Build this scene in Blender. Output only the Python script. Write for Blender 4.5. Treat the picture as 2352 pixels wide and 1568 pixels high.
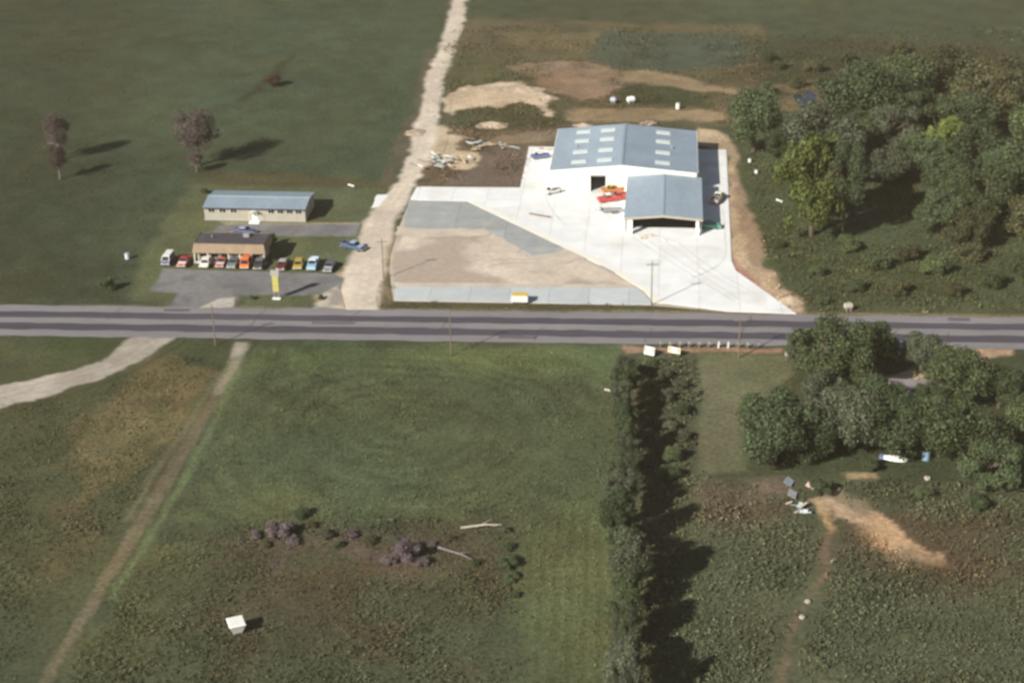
import bpy, bmesh, math, random
import numpy as np
from mathutils import Vector, Matrix
from mathutils.geometry import tessellate_polygon

# ------------------------------------------------------------------ clear
for o in list(bpy.data.objects):
    bpy.data.objects.remove(o)
random.seed(7)
rng = np.random.default_rng(7)
scene = bpy.context.scene
COL = scene.collection
R = math.radians

# ------------------------------------------------------------------ camera (from a light aircraft)
CAM_H, F_PX, IW, IH = 131.0, 3880.0, 2352.0, 1568.0
_t, _y, _r = R(25.5), R(3.65), R(-0.85)
FWD = np.array([-math.sin(_y) * math.cos(_t), math.cos(_y) * math.cos(_t), -math.sin(_t)])
_rt = np.array([math.cos(_y), math.sin(_y), 0.0])
_up = np.cross(_rt, FWD)
RIGHT = _rt * math.cos(_r) + _up * math.sin(_r)
UP = -_rt * math.sin(_r) + _up * math.cos(_r)
cam_d = bpy.data.cameras.new("camera")
cam_d.sensor_fit = 'HORIZONTAL'
cam_d.sensor_width = 36.0
cam_d.lens = 36.0 * F_PX / IW
cam_d.clip_start = 1.0
cam_d.clip_end = 30000.0
cam_d.dof.use_dof = True                 # the slide is soft all over: lens focused a little short
cam_d.dof.focus_distance = 30.0
cam_d.dof.aperture_fstop = 1.2
cam = bpy.data.objects.new("camera", cam_d)
m = Matrix(((RIGHT[0], UP[0], -FWD[0], 0), (RIGHT[1], UP[1], -FWD[1], 0),
            (RIGHT[2], UP[2], -FWD[2], CAM_H), (0, 0, 0, 1)))
cam.matrix_world = m
COL.objects.link(cam)
scene.camera = cam

# ------------------------------------------------------------------ world, sun, exposure
SUN_DIR = Vector((1.08, 1.25, -1.0)).normalized()      # direction the light travels
sun_el = math.asin(-SUN_DIR.z)
world = bpy.data.worlds.new("World")
scene.world = world
world.use_nodes = True
wn = world.node_tree.nodes
wl = world.node_tree.links
wn.clear()
sky = wn.new('ShaderNodeTexSky')
sky.sky_type = 'NISHITA'
sky.sun_disc = False
sky.sun_elevation = sun_el
sky.sun_rotation = math.atan2(-SUN_DIR.x, -SUN_DIR.y)
sky.dust_density = 1.0
bg = wn.new('ShaderNodeBackground')
bg.inputs['Strength'].default_value = 0.05
out = wn.new('ShaderNodeOutputWorld')
wl.new(sky.outputs[0], bg.inputs[0])
wl.new(bg.outputs[0], out.inputs[0])
sun_d = bpy.data.lights.new("sun", 'SUN')
sun_d.energy = 5.0
sun_d.angle = R(0.6)
sun_d.color = (1.0, 0.955, 0.87)
sun = bpy.data.objects.new("sun", sun_d)
sun.rotation_euler = SUN_DIR.to_track_quat('-Z', 'Y').to_euler()
sun.location = (-200, 0, 300)
COL.objects.link(sun)
vs = scene.view_settings
vs.view_transform = 'Standard'
vs.look = 'None'
vs.exposure = 0.4
vs.gamma = 1.0

# ------------------------------------------------------------------ helpers
def G(px, py, z=0.0):
    """map position of a point of the place: metres east of / beyond the aircraft, at height z"""
    d = FWD * F_PX + RIGHT * (px - IW / 2) + UP * (IH / 2 - py)
    t = (z - CAM_H) / d[2]
    return Vector((d[0] * t, d[1] * t, z))

def S(r, g, b, k=1.0):
    def l(c):
        c /= 255.0
        return c / 12.92 if c <= 0.04045 else ((c + 0.055) / 1.055) ** 2.4
    return (l(r) * k, l(g) * k, l(b) * k)

def tag(o, label=None, cat=None, group=None, kind=None):
    if label: o['label'] = label
    if cat: o['category'] = cat
    if group: o['group'] = group
    if kind: o['kind'] = kind
    return o

def empty(name, loc, rz=0.0):
    o = bpy.data.objects.new(name, None)
    o.empty_display_size = 0.5
    o.location = loc
    o.rotation_euler = (0, 0, rz)
    COL.objects.link(o)
    return o

def mesh_obj(name, me, parent=None, mat=None):
    o = bpy.data.objects.new(name, me)
    COL.objects.link(o)
    if parent is not None:
        o.parent = parent
    if mat is not None and not me.materials:
        me.materials.append(mat)
    return o

class MB:
    """collects faces of one part"""
    def __init__(s):
        s.v, s.f = [], []
    def add(s, vs, fs):
        n = len(s.v)
        s.v += [tuple(x) for x in vs]
        s.f += [tuple(i + n for i in f) for f in fs]
        return s
    def box(s, x0, x1, y0, y1, z0, z1, taper=0.0, rz=0.0, c=None):
        t = taper
        P = [(x0, y0, z0), (x1, y0, z0), (x1, y1, z0), (x0, y1, z0),
             (x0 + t, y0 + t, z1), (x1 - t, y0 + t, z1), (x1 - t, y1 - t, z1), (x0 + t, y1 - t, z1)]
        if rz:
            cx, cy = c if c else ((x0 + x1) / 2, (y0 + y1) / 2)
            ca, sa = math.cos(rz), math.sin(rz)
            P = [(cx + (x - cx) * ca - (y - cy) * sa, cy + (x - cx) * sa + (y - cy) * ca, z) for x, y, z in P]
        return s.add(P, [(0, 3, 2, 1), (4, 5, 6, 7), (0, 1, 5, 4), (1, 2, 6, 5), (2, 3, 7, 6), (3, 0, 4, 7)])
    def prism(s, prof, x0, x1, inset=0.0):
        """side profile [(y,z)...] extruded along x"""
        n = len(prof)
        s.add([(x0, y, z) for y, z in prof] + [(x1, y, z) for y, z in prof],
              [tuple(range(n - 1, -1, -1)), tuple(range(n, 2 * n))] +
              [(i, (i + 1) % n, n + (i + 1) % n, n + i) for i in range(n)])
        return s
    def tube(s, a, b, r0, r1=None, n=7, cap=True):
        a, b = Vector(a), Vector(b)
        r1 = r0 if r1 is None else r1
        d = (b - a).normalized()
        u = d.orthogonal().normalized()
        w = d.cross(u)
        V = []
        for p, r in ((a, r0), (b, r1)):
            for i in range(n):
                t = 2 * math.pi * i / n
                V.append(p + u * (r * math.cos(t)) + w * (r * math.sin(t)))
        F = [(i, (i + 1) % n, n + (i + 1) % n, n + i) for i in range(n)]
        if cap:
            F += [tuple(range(n - 1, -1, -1)), tuple(range(n, 2 * n))]
        return s.add(V, F)
    def mesh(s, name, mat=None):
        me = bpy.data.meshes.new(name)
        me.from_pydata(s.v, [], s.f)
        bm = bmesh.new()
        bm.from_mesh(me)
        bmesh.ops.recalc_face_normals(bm, faces=bm.faces)
        bm.to_mesh(me)
        bm.free()
        if mat: me.materials.append(mat)
        return me
    def build(s, name, mat=None, parent=None, smooth=False):
        me = s.mesh(name, mat)
        if smooth:
            for p in me.polygons: p.use_smooth = True
        return mesh_obj(name, me, parent)

# ------------------------------------------------------------------ materials
def new_mat(name):
    mt = bpy.data.materials.new(name)
    mt.use_nodes = True
    n = mt.node_tree.nodes
    return mt, n, mt.node_tree.links, n['Principled BSDF']

def mat(name, col, rough=0.85, var=0.12, scale=0.6, fine=6.0, bump=0.0, metallic=0.0, perobj=0.0, stretch=None, spec=0.3, stain=None):
    mt, n, l, p = new_mat(name)
    p.inputs['Roughness'].default_value = rough
    p.inputs['Metallic'].default_value = metallic
    p.inputs['Specular IOR Level'].default_value = spec
    geo = n.new('ShaderNodeNewGeometry')
    vec = geo.outputs['Position']
    if stretch:
        mp = n.new('ShaderNodeMapping')
        mp.inputs['Scale'].default_value = stretch
        l.new(vec, mp.inputs[0]); vec = mp.outputs[0]
    n1 = n.new('ShaderNodeTexNoise'); n1.inputs['Scale'].default_value = scale; n1.inputs['Detail'].default_value = 5
    n2 = n.new('ShaderNodeTexNoise'); n2.inputs['Scale'].default_value = fine; n2.inputs['Detail'].default_value = 3
    l.new(vec, n1.inputs['Vector']); l.new(vec, n2.inputs['Vector'])
    mr = n.new('ShaderNodeMapRange')
    mr.inputs['From Min'].default_value = 0.3; mr.inputs['From Max'].default_value = 0.7
    mr.inputs['To Min'].default_value = 1 - var; mr.inputs['To Max'].default_value = 1 + var
    l.new(n1.outputs['Fac'], mr.inputs['Value'])
    mr2 = n.new('ShaderNodeMapRange')
    mr2.inputs['From Min'].default_value = 0.3; mr2.inputs['From Max'].default_value = 0.7
    mr2.inputs['To Min'].default_value = 1 - var * 0.6; mr2.inputs['To Max'].default_value = 1 + var * 0.6
    l.new(n2.outputs['Fac'], mr2.inputs['Value'])
    mul = n.new('ShaderNodeMath'); mul.operation = 'MULTIPLY'
    l.new(mr.outputs[0], mul.inputs[0]); l.new(mr2.outputs[0], mul.inputs[1])
    fac = mul.outputs[0]
    if perobj:
        oi = n.new('ShaderNodeObjectInfo')
        mr3 = n.new('ShaderNodeMapRange')
        mr3.inputs['To Min'].default_value = 1 - perobj; mr3.inputs['To Max'].default_value = 1 + perobj
        l.new(oi.outputs['Random'], mr3.inputs['Value'])
        m2 = n.new('ShaderNodeMath'); m2.operation = 'MULTIPLY'
        l.new(fac, m2.inputs[0]); l.new(mr3.outputs[0], m2.inputs[1]); fac = m2.outputs[0]
    vm = n.new('ShaderNodeVectorMath'); vm.operation = 'SCALE'
    vm.inputs[0].default_value = col
    l.new(fac, vm.inputs['Scale'])
    colout = vm.outputs[0]
    if stain:
        n3 = n.new('ShaderNodeTexNoise'); n3.inputs['Scale'].default_value = stain[1]; n3.inputs['Detail'].default_value = 6
        l.new(geo.outputs['Position'], n3.inputs['Vector'])
        mr4 = n.new('ShaderNodeMapRange')
        mr4.inputs['From Min'].default_value = stain[2]; mr4.inputs['From Max'].default_value = stain[2] + 0.15
        mr4.inputs['To Max'].default_value = stain[3]
        l.new(n3.outputs['Fac'], mr4.inputs['Value'])
        mx = n.new('ShaderNodeMix'); mx.data_type = 'RGBA'
        l.new(mr4.outputs[0], mx.inputs['Factor']); l.new(colout, mx.inputs['A'])
        mx.inputs['B'].default_value = (*stain[0], 1)
        colout = mx.outputs['Result']
    l.new(colout, p.inputs['Base Color'])
    if bump:
        bp = n.new('ShaderNodeBump'); bp.inputs['Strength'].default_value = bump; bp.inputs['Distance'].default_value = 0.15
        l.new(n2.outputs['Fac'], bp.inputs['Height']); l.new(bp.outputs[0], p.inputs['Normal'])
    return mt

def leaf_mat(name, col, var=0.5, hue=(1.0, 1.0, 1.0), trans=0.25):
    """leaves: each leaf its own tone, each plant a little different"""
    mt, n, l, p = new_mat(name)
    p.inputs['Roughness'].default_value = 0.6
    p.inputs['Specular IOR Level'].default_value = 0.2
    geo = n.new('ShaderNodeNewGeometry'); oi = n.new('ShaderNodeObjectInfo')
    mr = n.new('ShaderNodeMapRange'); mr.inputs['To Min'].default_value = 1 - var; mr.inputs['To Max'].default_value = 1 + var
    l.new(geo.outputs['Random Per Island'], mr.inputs['Value'])
    mr2 = n.new('ShaderNodeMapRange'); mr2.inputs['To Min'].default_value = 0.72; mr2.inputs['To Max'].default_value = 1.35
    l.new(oi.outputs['Random'], mr2.inputs['Value'])
    mu = n.new('ShaderNodeMath'); mu.operation = 'MULTIPLY'
    l.new(mr.outputs[0], mu.inputs[0]); l.new(mr2.outputs[0], mu.inputs[1])
    nz = n.new('ShaderNodeTexNoise'); nz.inputs['Scale'].default_value = 0.35
    l.new(geo.outputs['Position'], nz.inputs['Vector'])
    mx = n.new('ShaderNodeMix'); mx.data_type = 'RGBA'
    mx.inputs['A'].default_value = (*col, 1)
    mx.inputs['B'].default_value = (col[0] * hue[0], col[1] * hue[1], col[2] * hue[2], 1)
    l.new(nz.outputs['Fac'], mx.inputs['Factor'])
    vm = n.new('ShaderNodeVectorMath'); vm.operation = 'SCALE'
    l.new(mx.outputs['Result'], vm.inputs[0]); l.new(mu.outputs[0], vm.inputs['Scale'])
    l.new(vm.outputs[0], p.inputs['Base Color'])
    tr = n.new('ShaderNodeBsdfTranslucent'); l.new(vm.outputs[0], tr.inputs['Color'])
    ms = n.new('ShaderNodeMixShader'); ms.inputs[0].default_value = trans
    o = n['Material Output']
    l.new(p.outputs[0], ms.inputs[1]); l.new(tr.outputs[0], ms.inputs[2]); l.new(ms.outputs[0], o.inputs['Surface'])
    return mt

def attr_mat(name, fine=3.0, var=0.25, island=False, bump=0.5):
    mt, n, l, p = new_mat(name)
    p.inputs['Roughness'].default_value = 0.95
    p.inputs['Specular IOR Level'].default_value = 0.1
    at = n.new('ShaderNodeAttribute'); at.attribute_name = 'Col'
    geo = n.new('ShaderNodeNewGeometry')
    if island:
        mr = n.new('ShaderNodeMapRange'); mr.inputs['To Min'].default_value = 1 - var; mr.inputs['To Max'].default_value = 1 + var
        l.new(geo.outputs['Random Per Island'], mr.inputs['Value']); fac = mr.outputs[0]
    else:
        nz = n.new('ShaderNodeTexNoise'); nz.inputs['Scale'].default_value = fine; nz.inputs['Detail'].default_value = 6
        nz.inputs['Roughness'].default_value = 0.7
        l.new(geo.outputs['Position'], nz.inputs['Vector'])
        mr = n.new('ShaderNodeMapRange'); mr.inputs['From Min'].default_value = 0.3; mr.inputs['From Max'].default_value = 0.7
        mr.inputs['To Min'].default_value = 1 - var; mr.inputs['To Max'].default_value = 1 + var
        l.new(nz.outputs['Fac'], mr.inputs['Value']); fac = mr.outputs[0]
        bp = n.new('ShaderNodeBump'); bp.inputs['Strength'].default_value = bump; bp.inputs['Distance'].default_value = 0.12
        l.new(nz.outputs['Fac'], bp.inputs['Height']); l.new(bp.outputs[0], p.inputs['Normal'])
    vm = n.new('ShaderNodeVectorMath'); vm.operation = 'SCALE'
    l.new(at.outputs['Color'], vm.inputs[0]); l.new(fac, vm.inputs['Scale'])
    l.new(vm.outputs[0], p.inputs['Base Color'])
    return mt

def paint(name, col, rough=0.35):
    return mat(name, col, rough=rough, var=0.05, scale=2.0, fine=20, spec=0.5)

M = {}
M['concrete'] = mat('pale_concrete', (0.80, 0.805, 0.785), 0.9, 0.05, 0.25, 3.0, 0.15, perobj=0.04, stain=((0.58, 0.55, 0.49), 0.12, 0.52, 0.45))
M['concrete_grey'] = mat('grey_concrete', (0.36, 0.375, 0.365), 0.9, 0.10, 0.3, 3.0, 0.15, perobj=0.10, stain=((0.5, 0.47, 0.4), 0.2, 0.55, 0.5))
M['concrete_new'] = mat('fresh_concrete', (0.50, 0.53, 0.53), 0.9, 0.08, 0.3, 3.0, 0.15, perobj=0.08)
M['concrete_strip'] = mat('cream_concrete', (0.82, 0.79, 0.70), 0.9, 0.05, 0.3, 3.0, 0.1)
M['asphalt_shoulder'] = mat('worn_asphalt', (0.225, 0.21, 0.215), 0.9, 0.12, 0.15, 2.0, 0.2, stretch=(0.25, 1, 1))
M['asphalt_lane'] = mat('dark_asphalt', (0.078, 0.070, 0.085), 0.85, 0.18, 0.2, 2.5, 0.2, stretch=(0.08, 1, 1))
M['asphalt_lot'] = mat('lot_asphalt', (0.185, 0.178, 0.178), 0.9, 0.14, 0.2, 2.0, 0.2, stain=((0.12, 0.115, 0.12), 0.25, 0.55, 0.6))
M['yellow_line'] = mat('yellow_line', (0.33, 0.27, 0.14), 0.8, 0.2, 0.5, 4)
M['dirt'] = mat('pale_dirt', (0.64, 0.565, 0.46), 0.95, 0.14, 0.22, 1.5, 0.5, stain=((0.50, 0.42, 0.33), 0.12, 0.54, 0.6))
M['bare_dirt'] = mat('bare_soil', (0.50, 0.425, 0.34), 0.95, 0.14, 0.12, 1.2, 0.4, stretch=(0.6, 1.3, 1), stain=((0.36, 0.295, 0.235), 0.07, 0.50, 0.7))
M['gravel'] = mat('pale_gravel', (0.37, 0.325, 0.27), 0.95, 0.15, 0.3, 2, 0.5)
M['pile_dirt'] = mat('heaped_soil', (0.44, 0.345, 0.25), 0.95, 0.25, 0.5, 3, 0.8)
M['ground'] = attr_mat('ground', 1.3, 0.42, bump=0.8)
M['worn'] = attr_mat('worn_ground', 0.9, 0.13, bump=0.35)
M['tuft'] = attr_mat('tuft', island=True, var=0.38)
M['water'] = mat('pond_water', (0.03, 0.04, 0.05), 0.15, 0.1, 0.2, 2)
M['roof_blue'] = mat('blue_grey_metal_roof', (0.29, 0.355, 0.415), 0.5, 0.11, 0.12, 1.2, metallic=0.0, spec=0.4, stretch=(1, 0.4, 1))
M['roof_blue_dark'] = mat('blue_grey_metal_roof_darker', (0.235, 0.29, 0.35), 0.5, 0.09, 0.15, 1.2, spec=0.4)
M['skylight'] = mat('white_skylight', (0.70, 0.76, 0.72), 0.4, 0.05, 1, 5)
M['wall_white'] = mat('white_metal_wall', (0.83, 0.82, 0.74), 0.6, 0.04, 0.3, 2)
M['wall_cream'] = mat('cream_block_wall', (0.40, 0.365, 0.30), 0.9, 0.08, 0.5, 3)
M['tan'] = mat('tan_shingle', (0.30, 0.225, 0.15), 0.85, 0.12, 0.6, 4)
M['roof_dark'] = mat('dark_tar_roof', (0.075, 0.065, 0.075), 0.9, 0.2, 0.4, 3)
M['trim_white'] = mat('white_trim', (0.75, 0.74, 0.68), 0.5, 0.04)
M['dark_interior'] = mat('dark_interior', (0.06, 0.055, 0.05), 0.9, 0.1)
M['glass'] = mat('dark_glass', (0.02, 0.024, 0.03), 0.12, 0.1, spec=0.6)
M['tyre'] = mat('tyre_rubber', (0.02, 0.02, 0.02), 0.8, 0.1)
M['rim'] = mat('steel_rim', (0.45, 0.45, 0.44), 0.35, 0.05, metallic=0.7)
M['chrome'] = mat('chrome_bumper', (0.62, 0.62, 0.60), 0.3, 0.05, metallic=0.5)
M['lamp'] = mat('headlight_glass', (0.7, 0.7, 0.66), 0.2, 0.03)
M['tail'] = mat('tail_light_red', (0.35, 0.02, 0.02), 0.3, 0.03)
M['wood'] = mat('weathered_wood', (0.20, 0.155, 0.11), 0.9, 0.2, 2, 12)
M['wood_pale'] = mat('pale_board', (0.46, 0.40, 0.32), 0.9, 0.25, 1, 6, perobj=0.2)
M['bark'] = mat('bark', (0.10, 0.08, 0.06), 0.95, 0.25, 2, 10)
M['bark_pale'] = mat('bark_pale', (0.19, 0.155, 0.15), 0.95, 0.2, 2, 10)
M['metal_grey'] = mat('galvanised_steel', (0.40, 0.41, 0.42), 0.5, 0.1, metallic=0.3)
M['white'] = paint('white_paint', (0.80, 0.79, 0.74))
M['sign_yellow'] = paint('yellow_sign', (0.46, 0.42, 0.13), 0.5)
M['leaf_dark'] = leaf_mat('dark_leaves', (0.076, 0.101, 0.055), 0.5, (1.25, 1.25, 0.95))
M['leaf_mid'] = leaf_mat('mid_green_leaves', (0.086, 0.111, 0.057), 0.5, (1.3, 1.25, 0.9))
M['leaf_grey'] = leaf_mat('grey_green_leaves', (0.105, 0.121, 0.081), 0.5, (1.15, 1.1, 0.95))
M['leaf_yellow'] = leaf_mat('yellow_green_leaves', (0.175, 0.195, 0.052), 0.5, (0.8, 0.95, 1.05))
M['leaf_brown'] = leaf_mat('brown_green_leaves', (0.092, 0.096, 0.050), 0.5, (1.1, 1.0, 0.85))
M['leaf_rust'] = leaf_mat('rusty_leaves', (0.115, 0.078, 0.055), 0.4, (1.1, 0.95, 1.0))
M['brush'] = leaf_mat('grey_purple_brush', (0.150, 0.125, 0.122), 0.45, (1.1, 1.0, 1.05), 0.1)
M['twig'] = leaf_mat('purple_grey_twigs', (0.088, 0.072, 0.064), 0.45, (1.1, 1.0, 1.05), 0.1)

# ------------------------------------------------------------------ noise and regions for the land
_lat = rng.random((256, 256))
def vnoise(x, y):
    x = np.asarray(x, float); y = np.asarray(y, float)
    xi = np.floor(x).astype(int); yi = np.floor(y).astype(int)
    fx = x - xi; fy = y - yi
    fx = fx * fx * (3 - 2 * fx); fy = fy * fy * (3 - 2 * fy)
    a = _lat[xi % 256, yi % 256]; b = _lat[(xi + 1) % 256, yi % 256]
    c = _lat[xi % 256, (yi + 1) % 256]; d = _lat[(xi + 1) % 256, (yi + 1) % 256]
    return (a * (1 - fx) + b * fx) * (1 - fy) + (c * (1 - fx) + d * fx) * fy
def fbm(x, y, s, o=4):
    v = 0; a = 0.5; t = 0
    for i in range(o):
        v = v + a * vnoise(x * s + 17.3 * i, y * s + 41.7 * i); t += a; a *= 0.55; s *= 2.1
    return v / t

def poly(pts):
    return np.array([G(*p)[:2] for p in pts])
def sdf(X, Y, P):
    """signed distance to polygon, negative inside"""
    d = np.full(X.shape, 1e18); ins = np.zeros(X.shape, bool)
    n = len(P)
    for i in range(n):
        ax, ay = P[i]; bx, by = P[(i + 1) % n]
        ex, ey = bx - ax, by - ay
        wx, wy = X - ax, Y - ay
        t = np.clip((wx * ex + wy * ey) / (ex * ex + ey * ey + 1e-9), 0, 1)
        d = np.minimum(d, (wx - ex * t) ** 2 + (wy - ey * t) ** 2)
        c = ((ay > Y) != (by > Y))
        with np.errstate(divide='ignore', invalid='ignore'):
            xi = (bx - ax) * (Y - ay) / (by - ay + 1e-12) + ax
        ins ^= c & (X < xi)
    d = np.sqrt(d)
    return np.where(ins, -d, d)
def pathd(X, Y, pts):
    d = np.full(X.shape, 1e18)
    P = poly(pts)
    for i in range(len(P) - 1):
        ax, ay = P[i]; ex, ey = P[i + 1] - P[i]
        wx, wy = X - ax, Y - ay
        t = np.clip((wx * ex + wy * ey) / (ex * ex + ey * ey + 1e-9), 0, 1)
        d = np.minimum(d, (wx - ex * t) ** 2 + (wy - ey * t) ** 2)
    return np.sqrt(d)

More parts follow.
